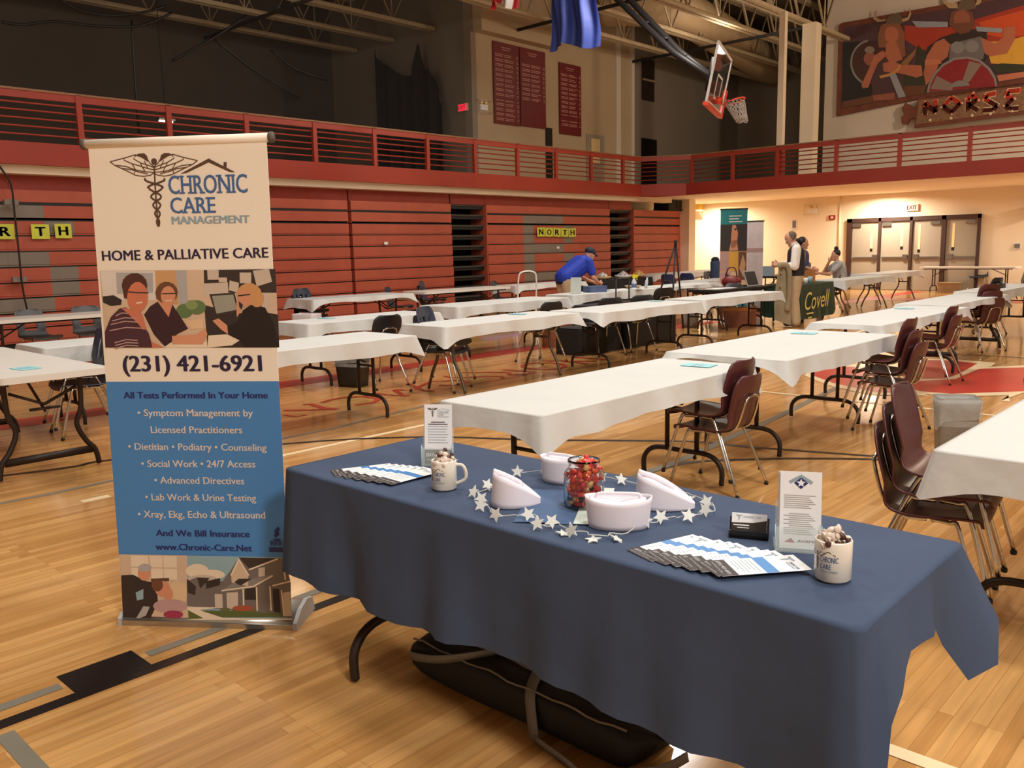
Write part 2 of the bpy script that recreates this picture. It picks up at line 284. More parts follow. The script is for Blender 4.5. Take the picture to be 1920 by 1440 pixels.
# walls
def wall(name, mname, *bx): return struct(MB().m(mname).box(*bx).build(name))
wall('wall_left', 'wall_cream', -16.5, -16.3, -9, 25, 0, 2.98)
wall('trim_beam', 'wall_cream', -15.35, -15.03, -9, 23.6, 2.845, 2.979)
wall('wall_left_side', 'wall_cream', -17.8, -17.6, 25, 27.9, 0, 2.98)
wall('wall_end', 'wall_cream', -17.8, 9, 27.9, 28.1, 0, 2.98)
wall('wall_pier', 'wall_cream', -15.4, -15.02, 24.62, 25.0, 0, 2.978)
wall('wall_end_upper', 'wall_white', -12.08, 9, 27.9, 28.1, 3.28, 9.8)
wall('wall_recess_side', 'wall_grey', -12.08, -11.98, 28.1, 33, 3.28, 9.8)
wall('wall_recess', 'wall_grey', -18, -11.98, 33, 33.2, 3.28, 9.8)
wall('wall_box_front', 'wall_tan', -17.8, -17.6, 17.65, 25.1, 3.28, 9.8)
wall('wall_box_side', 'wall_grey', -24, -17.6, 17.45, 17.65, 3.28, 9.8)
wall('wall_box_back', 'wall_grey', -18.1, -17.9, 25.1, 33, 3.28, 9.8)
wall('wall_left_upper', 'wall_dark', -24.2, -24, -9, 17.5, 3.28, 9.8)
wall('wall_right', 'wall_white', 9, 9.2, -9, 36, 0, 9.8)
wall('wall_back', 'wall_white', -26, 9, -9.2, -9, 0, 9.8)
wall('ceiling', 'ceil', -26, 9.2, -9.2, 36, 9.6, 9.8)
mb = MB().m('wall_white')
mb.box(-17.63, -17.55, 24.15, 24.4, 3.28, 9.6).box(-17.63, -17.5, 24.95, 25.12, 3.28, 9.6); struct(mb.build('trim_1'))
struct(MB().m('wall_tan').box(-17.63, -17.25, 17.55, 20.85, 7.44, 9.6).build('trim_2'))
# balcony slabs and fascias
mb = MB().m('wall_cream').box(-26, -14.98, -9, 36, 2.98, 3.27).box(-14.98, 9, 22.5, 36, 2.98, 3.27); struct(mb.build('trim_balcony_slab'))
mb = MB().m('red_fascia').box(-14.98, -14.88, -9, 21.7, 2.976, 3.319); struct(mb.build('trim_fascia_left'))
mb = MB().m('red_fascia').box(-13.78, 9, 22.4, 22.5, 2.976, 3.319); struct(mb.build('trim_fascia_end'))
cz = [(-14.88, 21.7), (-13.78, 22.4), (-13.78, 22.5), (-14.98, 22.5), (-14.98, 21.7)]
struct(MB().m('red_fascia').prism(cz, XY, 2.976, 3.319).build('trim_fascia_corner'))
# guard rails
def rail(label, A, Bp, posts, inward):
    A = Vector(A); Bp = Vector(Bp); d = (Bp-A); ln = d.length; t = d.normalized(); n = Vector((-t.y, t.x, 0))
    root = thing('guard_rail', label, 'railing', A+Vector((0, 0, 3.319)), math.atan2(t.y, t.x), 'red guard rails of the balcony')
    mb = MB().m('red_rail').box(0, ln, -.03, .03, .665, .775).m('rail_cap').box(0, ln, -.045, .045, .775, .808); mb.build('top_rail', root)
    for z in (.121, .246, .367, .488, .598): MB().m('red_rail', True).tube([(0, .01, z), (ln, .01, z)], .016, 6).build('rail_bar', root)
    for p in posts: MB().m('red_rail').box(p-.045, p+.045, -.045, .03, 0, .79).build('post', root)
    return root
rail('long red balcony guard rail above the folded bleachers', (-14.92, -8.6, 0), (-14.92, 21.72, 0), [14.42+1.5*k for k in range(-9, 11)], 1)
rail('short corner piece of the red balcony guard rail', (-14.92, 21.72, 0), (-13.62, 22.45, 0), [], 1)
rail('red balcony guard rail below the painted mural', (-13.62, 22.45, 0), (8.9, 22.45, 0), [0, 1.32, 2.66, 4.27, 5.85, 7.43, 9.0, 10.6, 12.2, 13.8, 15.4], 1)
# columns
for i, (x0, x1, y0, y1, lab) in enumerate(((-11.04, -10.88, 22.5, 22.66, 'slim white column rising at the end balcony rail'), (-11.18, -10.78, 24.2, 24.55, 'wide white column left of the mural wall'))):
    r = thing('column', lab, 'column', ((x0+x1)/2, (y0+y1)/2, 3.27)); MB().m('wall_cream').box(x0-(x0+x1)/2, x1-(x0+x1)/2, (y0-y1)/2, (y1-y0)/2, 0, 4.3).build('shaft', r)
    MB().m('red_rail' if i == 0 else 'wall_cream').box(x0-(x0+x1)/2-.02, x1-(x0+x1)/2+.02, (y0-y1)/2-.02, (y1-y0)/2+.02, 0, .8 if i == 0 else .1).build('base_sleeve', r)
# roof trusses
for i, x in enumerate((-22.7, -20.9, -19.1, -16.25, -14.55, -12.95, -11.4)):
    y0, y1 = -8.9, (17.4 if x < -17.5 else 32.9 if x < -12.1 else 27.8)
    r = thing('roof_truss', ('pale steel roof truss over the upper balcony, number %d from the left wall' if x < -17.5 else 'pale steel roof truss over the court, number %d from the left wall') % (i+1), 'roof truss', (x, y0, 7.7), 0, 'steel roof trusses')
    ln = y1-y0
    MB().m('truss').box(-.13, -.03, 0, ln, 0, .1).box(.03, .13, 0, ln, 0, .1).build('bottom_chord', r)
    MB().m('truss').box(-.11, .11, 0, ln, 1.5, 1.6).build('top_chord', r)
    pts = []; k = 0; y = .2
    while y < ln: pts.append((0, y, .08 if k % 2 else 1.5)); y += .85; k += 1
    mb = MB().m('truss', True).tube(pts, .035, 6); y = .2+.85
    while y < ln: mb.tube([(0, y, .08), (0, y, 1.5)], .02, 5); y += 3.4
    mb.build('web', r)
for y in (1, 7, 13, 19, 25):
    r = MB().m('darksteel').box(-23.9, -11.5, y-.03, y+.03, 7.62, 7.7).build('cross_brace'); tag(r, 'dark cross brace under the roof trusses, %s from the near end' % {1: 'first', 7: 'second', 13: 'third', 19: 'fourth', 25: 'fifth'}[y], 'brace', 'roof cross braces')
tag(MB().m('duct', True).tube(smoothpath([(-16.85, 22.6, 8.9), (-15.9, 23, 8.8), (-15, 23.8, 8.6), (-14.9, 26, 8.3), (-15.5, 29.5, 8.2), (-16, 32.3, 8.2)], 5), .62, 20).build('air_duct'), 'big beige round air duct bending under the roof', 'duct')
tag(MB().m('tubelight').box(-.05, .05, -.15, .15, -.03, .02).m('steel').box(-.08, .08, -.2, .2, .02, .07).build('ceiling_light', loc=(-20.5, 10, 4.7)), 'small bright lamp seen through the balcony rail', 'lamp')
tag(MB().m('darksteel', True).tube([(-20.5, 10, 4.77), (-20.5, 10, 7.7)], .01, 5).build('lamp_cord'), 'thin cord that holds the balcony lamp', 'cord')
# safety netting
def netfn(u, v):
    y = -8+u*23; return (-15.4+.05*sin(y*3), y, 3.32+v*(4.3+.25*sin(y*.9)))
tag(MB().m('netting', True).grid(60, 8, netfn).build('safety_net'), 'dark safety net hanging above the long balcony rail', 'net')
sw = thing('net_ropes', 'drooping dark net ropes above the long balcony', 'rope', (-15.35, 0, 0))
for l in ([(4.95, 5.17), (5.26, 5.18), (5.75, 5.31), (6.43, 5.35), (7.06, 5.45), (7.45, 5.61), (7.76, 5.8)], [(5.86, 5.67), (6.19, 5.55), (6.71, 5.57), (7.27, 5.72), (7.67, 5.9)], [(7.69, 4.97), (8.56, 5.51), (9.25, 6.01)], [(8.55, 5.46), (9.29, 5.04), (10.34, 4.61)], [(7.02, 5.54), (6.99, 4.65), (6.98, 3.66)], [(9.73, 5.45), (10.25, 5.17), (11.01, 5.05)]):
    MB().m('black', True).tube(smoothpath([(0, a, b_) for a, b_ in l], 3), .022, 5).build('rope', sw)
prof = [(-21.41, 7.59), (-21.1, 7.1), (-20.73, 6.94), (-20.29, 6.6), (-19.62, 6.58), (-19.46, 7.41), (-19.39, 7.39), (-19.31, 6.68), (-19.14, 6.51), (-18.97, 6.7), (-18.87, 6.47), (-18.77, 6.16), (-18.64, 5.66), (-18.55, 5.55), (-18.5, 5.1)]
def topz(x):
    for (a, b_), (c, d) in zip(prof, prof[1:]):
        if a <= x <= c: return b_+(d-b_)*(x-a)/(c-a)
    return prof[-1][1]
def drape(u, v):
    x = -21.4+u*2.9; return (x, 17.15+.1*sin(x*11)+.05*sin(x*27), 3.3+v*(topz(x)-3.3))
tag(MB().m('cloth_black', True).grid(60, 10, drape).build('bunched_curtain'), 'bunched black curtain hanging beside the lit exit sign wall', 'curtain')
cb = thing('pull_cord', 'dark pull cord hanging in front of the left bleacher', 'cord', (-15.0, 4.7, 0))
MB().m('black', True).tube(smoothpath([(0, -.12, 2.97), (0, .03, 2.67), (0, .04, 2.23), (0, .04, 1.65), (0, .04, 1.06), (0, .09, .55)], 4), .014, 6).build('cord', cb)
for z in (2.4, 1.2): MB().m('bl_grey').box(-.1, -.02, -.08, .12, z-.04, z+.04).build('cord_guide', cb)
# bleachers
ROWZ = [2.62, 2.38, 2.13, 1.885, 1.637, 1.387, 1.14, .895, .65, .41, .165]
def bleacher(label, y0, y1, grey=None, back=True):
    r = thing('bleacher', label, 'bleacher', (-15.2, y0, 0), 0, 'folded red bleachers'); L = y1-y0
    MB().m('bl_black').box(-.9, -.06, .01, L-.01, 0, 2.6).build('frame', r)
    if back: MB().m('bl_back').box(-.2, -.12, 0, L+.05, 2.6, 2.843).build('back_panel', r)
    for i in range(10):
        z1, z0 = ROWZ[i]-.012, ROWZ[i+1]+.01; sx = -.012*(9-i)*.5
        cuts = sorted(set([0, L]+[c-y0 for a in (grey or {}).get(i, []) for c in a if y0 < c < y1])); mb = MB()
        for a, b_ in zip(cuts, cuts[1:]):
            mid = (a+b_)/2+y0; mb.m('bl_grey' if any(p <= mid <= q for p, q in (grey or {}).get(i, [])) else 'bl_red').box(-.25+sx, sx, a, b_, z0+.03, z1).box(-.22+sx, sx-.012, a, b_, z0, z0+.03)
        mb.build('seat_board', r)
    return r
bleacher('red bleacher section at far left with grey letter blocks and R T H cards', -4.5, 11.3, {1: [(3.6, 5.25)], 2: [(3.6, 4.0), (5.24, 5.69)], 3: [(3.6, 4.0)], 4: [(3.6, 5.26)], 5: [(3.6, 4.0), (5.25, 5.69)], 6: [(3.6, 4.0), (5.25, 5.69)], 7: [(3.6, 5.27)]})
bleacher('plain red bleacher section left of the first black aisle', 11.39, 14.31)
G2 = [(16.86, 17.27), (18.5, 18.93)]
bleacher('red bleacher section with grey letter and NORTH cards', 15.53, 20.64, {1: [(16.86, 18.5)], 2: G2, 3: G2, 4: [(16.86, 18.5)], 5: G2, 6: G2, 7: [(16.86, 18.5)], 8: [(16.86, 17.27)]})
bleacher('narrow red bleacher section at the far right end', 21.86, 24.44, None, False)
for y0, y1, lab in ((14.33, 15.51, 'dark stepped bleacher aisle left of the NORTH section'), (20.66, 21.84, 'dark stepped bleacher aisle right of the NORTH section')):
    r = thing('bleacher_aisle', lab, 'bleacher aisle', (-15.2, y0, 0), 0, 'dark bleacher aisles'); L = y1-y0
    MB().m('bl_black').box(-1, -.75, 0, L, 0, 2.6).m('bl_back').box(-.2, -.12, 0, L, 2.6, 2.843).m('bl_red').box(-.6, -.02, L-.03, L, 0, 2.58).build('back', r)
    for i in range(10): MB().m('bl_step').box(-.75, -.12+.005*i, 0, L-.04, ROWZ[i]-.05, ROWZ[i]-.012).m('bl_black').box(-.75, -.14, 0, L-.04, ROWZ[i]-.12, ROWZ[i]-.05).build('step', r)
def card(ch, y, z, wd, ht, tilt, label, x=-15.188):
    r = thing('letter_card', label, 'sign', (x, y, z), 0, 'yellow letter cards on the bleachers'); r.rotation_euler = (tilt, 0, 0)
    MB().m('ylw_card').box(0, .006, -wd/2, wd/2, -ht/2, ht/2).build('card', r)
    mb = MB().m('black'); text(mb, ch, (-wd*.26, -ht*.3), (wd*.26, -ht*.3), ht*.6, lambda a, b_, h: (.009, a, b_), 0, .05); mb.build('letter', r)
for i, (ch, t) in enumerate(zip('NORTH', (.02, 0, -.06, -.03, .05))): card(ch, 17.5+i*.33, 1.945-i*.004, .31, .235, t, 'yellow card with black letter %s on the bleacher beside the aisle' % ch)
for ch, y, z, wd in (('R', 4.63, 1.95, .27), ('T', 4.95+.2, 1.95, .27), ('H', 5.5, 1.96, .26)): card(ch, y, z, wd, .235, 0, 'yellow card with black letter %s on the far left bleacher' % ch)
for y, z, l in ((12.25, 1.7, 'right of the bleacher gap'), (18.2, 1.53, 'below the NORTH cards')): tag(MB().m('white').box(0, .008, -.05, .05, -.03, .03).build('paper_tag', loc=(-15.19, y, z)), 'small white paper tag on the bleacher '+l, 'tag')
tag(MB().m('speaker').box(-.3, .3, -.4, .4, 0, .06).box(-.28, .28, -.38, .38, .06, .34).m('black').box(.28, .3, -.3, -.2, .1, .3).box(.28, .3, .05, .15, .1, .3).build('loudspeaker', loc=(-15.55, 24.18, 2.62)), 'black loudspeaker sitting on the far bleacher end', 'speaker')
# ---- end wall: doors and fixtures
Yw = 27.9
mb = MB().m('door_frame')
for a, b_ in ((-11.15, -10.99), (-10.16, -10.08), (-9.22, -9.14), (-8.31, -8.19), (-7.34, -7.27)): mb.box(a, b_, Yw-.12, Yw, 0, 2.24)
mb.box(-11.15, -7.27, Yw-.12, Yw, 2.12, 2.24); struct(mb.build('trim_door_frame'))
for i, (a, b_, gx) in enumerate(((-10.99, -10.16, .2), (-10.08, -9.22, .2), (-9.14, -8.31, -.22), (-8.19, -7.34, -.22))):
    c = (a+b_)/2; d = struct(MB().m('door_face').box(a+.006, b_-.006, Yw-.06, Yw-.01, .01, 2.115).build('door_%d' % (i+1)))
    gz = [(1.3, 1.75), (1.35, 1.9), (1.25, 2.0), (1.3, 2.0)][i]
    MB().m('glass_lit').box(c+gx-.035, c+gx+.035, Yw-.066, Yw-.058, *gz).build('door_window', d); MB().m('black').box(c+gx-.04, c+gx+.04, Yw-.067, Yw-.058, gz[0]-.1, gz[0]-.01).build('door_notice', d)
    MB().m('steel').box(a+.05, b_-.05, Yw-.11, Yw-.07, .98, 1.03).box(c+math.copysign(.3, gx)-.05, c+math.copysign(.3, gx)+.09, Yw-.12, Yw-.06, .95, 1.1).build('push_bar', d)
    MB().m('steel').box(c-math.copysign(.25, gx)-.15, c-math.copysign(.25, gx)+.12, Yw-.12, Yw-.06, 1.98, 2.08).build('door_closer', d)
def exit_sign(label, loc, rz, lit):
    r = thing('exit_sign', label, 'exit sign', loc, rz); MB().m('exit_face').box(-.18, .18, 0, .07, -.1, .1).build('housing', r)
    fn = lambda a, b_, h: (a, -.003, b_); mb = MB()
    if lit: mb.m('exit_red').flat(rect(-.16, .16, -.085, .085), fn); mb.m('exit_face')
    else: mb.m('exit_dim')
    text(mb, 'EXIT', (-.14, -.06), (.14, -.06), .12, lambda a, b_, h: (a, -.006, b_), 0, .04); mb.build('lettering', r)
exit_sign('pale exit sign with red letters above the double doors', (-9.2, Yw-.07, 2.51), 0, False)
exit_sign('glowing red exit sign on the dark balcony wall', (-17.93, 17.38, 5.46), 0, True)
def elight(label, loc, rz):
    r = thing('emergency_light', label, 'emergency light', loc, rz); MB().m('white').box(-.14, .14, -.08, 0, -.12, .04).build('housing', r)
    for x in (-.08, .08): MB().m('glass_lit', True).ell((x, -.06, .09), (.055, .05, .055)).build('lamp_head', r)
    mb = MB().m('wire', True)
    for z in (-.17, .15): mb.tube([(-.24, 0, z), (-.24, -.14, z), (.24, -.14, z), (.24, 0, z)], .008, 5)
    for x in (-.24, .24): mb.tube([(x, -.14, -.17), (x, -.14, .15)], .008, 5)
    mb.build('wire_guard', r)
elight('twin lamp emergency light behind a guard on the cream end wall', (-12.35, Yw, 2.6), 0)
elight('twin lamp emergency light beside the tall red record boards', (-17.6, 17.85, 5.5), PI/2)
tag(MB().m('alarm').box(-.1, .1, -.06, 0, -.07, .07).m('white').box(-.03, .05, -.075, -.05, -.03, .03).build('fire_alarm', loc=(-11.68, Yw, 2.31)), 'small red fire alarm on the cream end wall', 'fire alarm')
tag(MB().m('wall_cream', True).tube([(0, -.03, 0), (0, -.03, 1.75)], .025, 8).m('steel').box(-.05, .05, -.06, 0, -.08, .04).build('conduit', loc=(-11.43, Yw, 1.23)), 'thin conduit pipe running up the cream end wall', 'pipe')
tag(MB().m('palebanner').box(-.08, .08, -.012, 0, -.17, .17).m('p_grey').box(-.06, .06, -.014, -.011, -.1, .14).build('wall_poster', loc=(-12.97, Yw, 2.12)), 'narrow poster on the end wall above the standing man', 'poster')
tag(MB().m('steel').box(-.07, .07, -.05, 0, -.06, .06).m('white').box(-.1, .1, -.012, 0, -.1, .1).build('wall_thermostat', loc=(-6.3, Yw, 1.3)), 'grey thermostat box on the wall right of the doors', 'thermostat')
tag(MB().m('black').box(-.1, .12, -.3, 0, -.13, .13).build('wall_speaker', loc=(-6.0, Yw, 2.28)), 'dark speaker box high on the end wall at right', 'speaker')
r = thing('wall_bin', 'yellow box hanging on the bright far wall', 'box', (-16.6, Yw, 2.68)); MB().m('ylw_box').box(-.18, .18, -.3, 0, .1, .5).build('body', r); MB().m('white').box(-.2, .2, -.32, 0, .04, .1).build('lip', r); MB().m('wall_tan').prism([(-.3, .04), (0, .04), (0, -.25)], lambda a, b_, h: (h, a, b_), -.15, .15).build('bracket', r)
# upper wall: record boards, vents, doors
def rboard(label, y0, y1, z0, z1, seed, skip):
    r = thing('record_board', label, 'record board', (-17.58, y0, z0), 0, 'red record boards'); W = y1-y0; H = z1-z0; rn = random.Random(seed)
    MB().m('maroonboard').box(0, .03, 0, W, 0, H).build('panel', r); mb = MB().m('boardtext')
    fn = lambda a, b_, h: (.034, a, b_)
    def dash(y, z, w_): 
        while w_ > .02:
            q = min(w_, rn.uniform(.03, .1)); mb.flat(rect(y, y+q, z, z+.022), fn); y += q+.012; w_ -= q+.012
    dash(W*.3, H-.14, W*.38); dash(W*.34, H-.2, W*.28); z = H-.34; k = 0
    while z > .1:
        if not any(a <= z/H <= b_ for a, b_ in skip):
            if k % 3 != 2: dash(W*.07, z, W*.3); dash(W*.42, z, W*.38*rn.uniform(.7, 1.05)); dash(W*.9, z, W*.06)
        z -= .045; k += 1
    mb.build('lettering', r)
rboard('left half of the double red record board', 18.29, 19.36, 5.08, 7.32, 1, [(.3, .33)])
rboard('right half of the double red record board', 19.41, 20.54, 5.1, 7.32, 2, [(0, .3), (.8, .86)])
rboard('single narrow red record board hanging apart', 21.2, 22.26, 5.02, 7.14, 3, [(.05, .1), (.2, .26)])
r = MB().m('black').box(-17.6, -17.57, 20.55, 20.85, 3.28, 5.15).build('door_5'); struct(r)
r = MB().m('door_face').box(-17.6, -17.57, 22.55, 23.5, 3.28, 5.13).m('glass_lit').box(-17.575, -17.565, 22.8, 23.25, 4.2, 5.0).build('door_6'); struct(r)
r = MB().m('black').box(-17.9, -17.87, 26.1, 27.05, 3.28, 5.3).build('door_7'); struct(r)
r = thing('wall_vent', 'tall dark wall vent high on the recessed upper wall', 'vent', (-17.88, 26.1, 6.6)); MB().m('p_dark2').box(0, .03, 0, .75, 0, 1.4).build('grille', r); MB().m('wall_tan').box(.02, .05, 0, .75, .66, .72).build('cross_bar', r)
# basket
bk = thing('basketball_hoop', 'raised glass basketball backboard with orange rim and net', 'basketball hoop', (-8.72, 15.33, 4.63)); wd_ = Vector((-.69, 1.75, 0)).normalized(); nn = Vector((wd_.y, -wd_.x, 0)); bk.rotation_euler = (0, 0, math.atan2(nn.y, nn.x))
# local x = face normal, y = width, tilted about y
T = Matrix.Rotation(.2, 4, 'Y'); W2, H2 = .915, .535
mb = MB().m('glass').box(-.012, .012, -W2, W2, -H2, H2, T); mb.build('backboard_glass', bk)
mb = MB().m('white'); 
for a in ((-.02, .02, -W2, -W2+.045, -H2, H2), (-.02, .02, W2-.045, W2, -H2, H2), (-.02, .02, -W2, W2, H2-.045, H2), (-.02, .02, -W2, W2, -H2, -H2+.045), (-.016, .016, -.3, -.26, -.38, .07), (-.016, .016, .26, .3, -.38, .07), (-.016, .016, -.3, .3, .03, .07), (-.016, .016, -.3, .3, -.38, -.34)): mb.box(*a, T)
mb.build('board_lines', bk)
mb = MB().m('orange').box(-.05, .05, -W2, W2, -H2-.06, -H2, T).box(-.05, .05, W2, W2+.05, -H2-.06, -.05, T); mb.build('edge_padding', bk)
rc = T @ Vector((.36, 0, -.36)); mb = MB().m('orange', True).tube([rc+Vector((.225*cos(t)*.9, .225*sin(t), .225*cos(t)*.25)) for t in [2*PI*i/22 for i in range(22)]], .014, 6, True).box(.01, .14, -.08, .08, -.44, -.32, T); mb.build('rim', bk)
mb = MB().m('net', True)
for j in range(5):
    f = j/4; R = .22*(1-.45*f); cc = rc+Vector((.16*f, 0, -.38*f)); mb.tube([cc+Vector((R*cos(t)*.9, R*sin(t), .02*sin(5*t))) for t in [2*PI*i/16 for i in range(16)]], .008, 4, True)
for i in range(16):
    for dr in (1, -1):
        mb.tube([rc+Vector((.16*f, 0, -.38*f))+Vector((.22*(1-.45*f)*cos(a)*.9, .22*(1-.45*f)*sin(a), 0)) for f, a in [(j/6, 2*PI*i/16+dr*j*.13) for j in range(7)]], .007, 4)
mb.build('net', bk)
iv = Matrix.Rotation(-math.atan2(nn.y, nn.x), 4, 'Z')
def tob(p): return iv @ (Vector(p)-Vector((-8.72, 15.33, 4.63)))
mb = MB().m('darksteel', True)
for off in ((0, 0, 0), (.2, .2, .12)): mb.tube([Vector((-.06, 0, 0)), tob((-9.9, 15.6, 5.35))+Vector(off)*.4, tob((-12.9, 16.6, 7.8))+Vector(off)], .07, 8)
mb.tube([tob((-14, 14, 7.75)), tob((-6.5, 19.5, 7.75))], .07, 8).tube([tob((-13.4, 14.6, 7.6)), tob((-7, 19.9, 7.6))], .05, 8).box(-.12, -.02, -.6, .6, -.3, .3, T)
for i in range(7):
    f = i/7; a = Vector((-.06, 0, 0)).lerp(tob((-12.9, 16.6, 7.8)), f+.05); mb.tube([a, a+Vector((-.2, .25, .1))], .03, 5)
mb.build('support_arm', bk)
# flags
def flag(name, label, x0, x1, y, z0, z1, mname, stripes=False):
    r = thing(name, label, 'flag', ((x0+x1)/2, y, z0)); W = x1-x0; H = z1-z0
    def fn(u, v): return ((u-.5)*W*(1-.12*v)+.03*sin(v*9), .11*sin(u*14+v*2)*(1-v*.4)+.05*sin(u*31), v*H+.1*sin(u*5.5)*(1-v))
    mb = MB().m(mname, True).grid(36, 14, fn)
    if stripes:
        for j in range(len(mb.f)): 
            if ((j % 35)//5) % 2: mb.mi[j] = 1
        mb.mats.append('white')
    mb.build('flag_cloth', r)
    if not stripes:
        mb = MB().m('p_tan', True)
        mb.grid(10, 6, lambda u, v: (fn(.35+u*.4, .7+v*.22)[0], fn(.35+u*.4, .7+v*.22)[1]-.02, fn(.35+u*.4, .7+v*.22)[2])); mb.build('emblem', r)
    MB().m('darksteel', True).tube([(-W*.55, 0, H+.02), (W*.55, 0, H+.02)], .02, 6).tube([(0, 0, H), (0, 0, 7.62-z0)], .012, 5).build('flag_pole', r)
flag('blue_flag', 'large blue flag hanging from the roof', -11.85, -10.62, 14, 5.45, 7.2, 'flagblue')
flag('striped_flag', 'red and white striped flag at the top edge', -13.5, -12.75, 14, 6.58, 7.5, 'flagred', True)
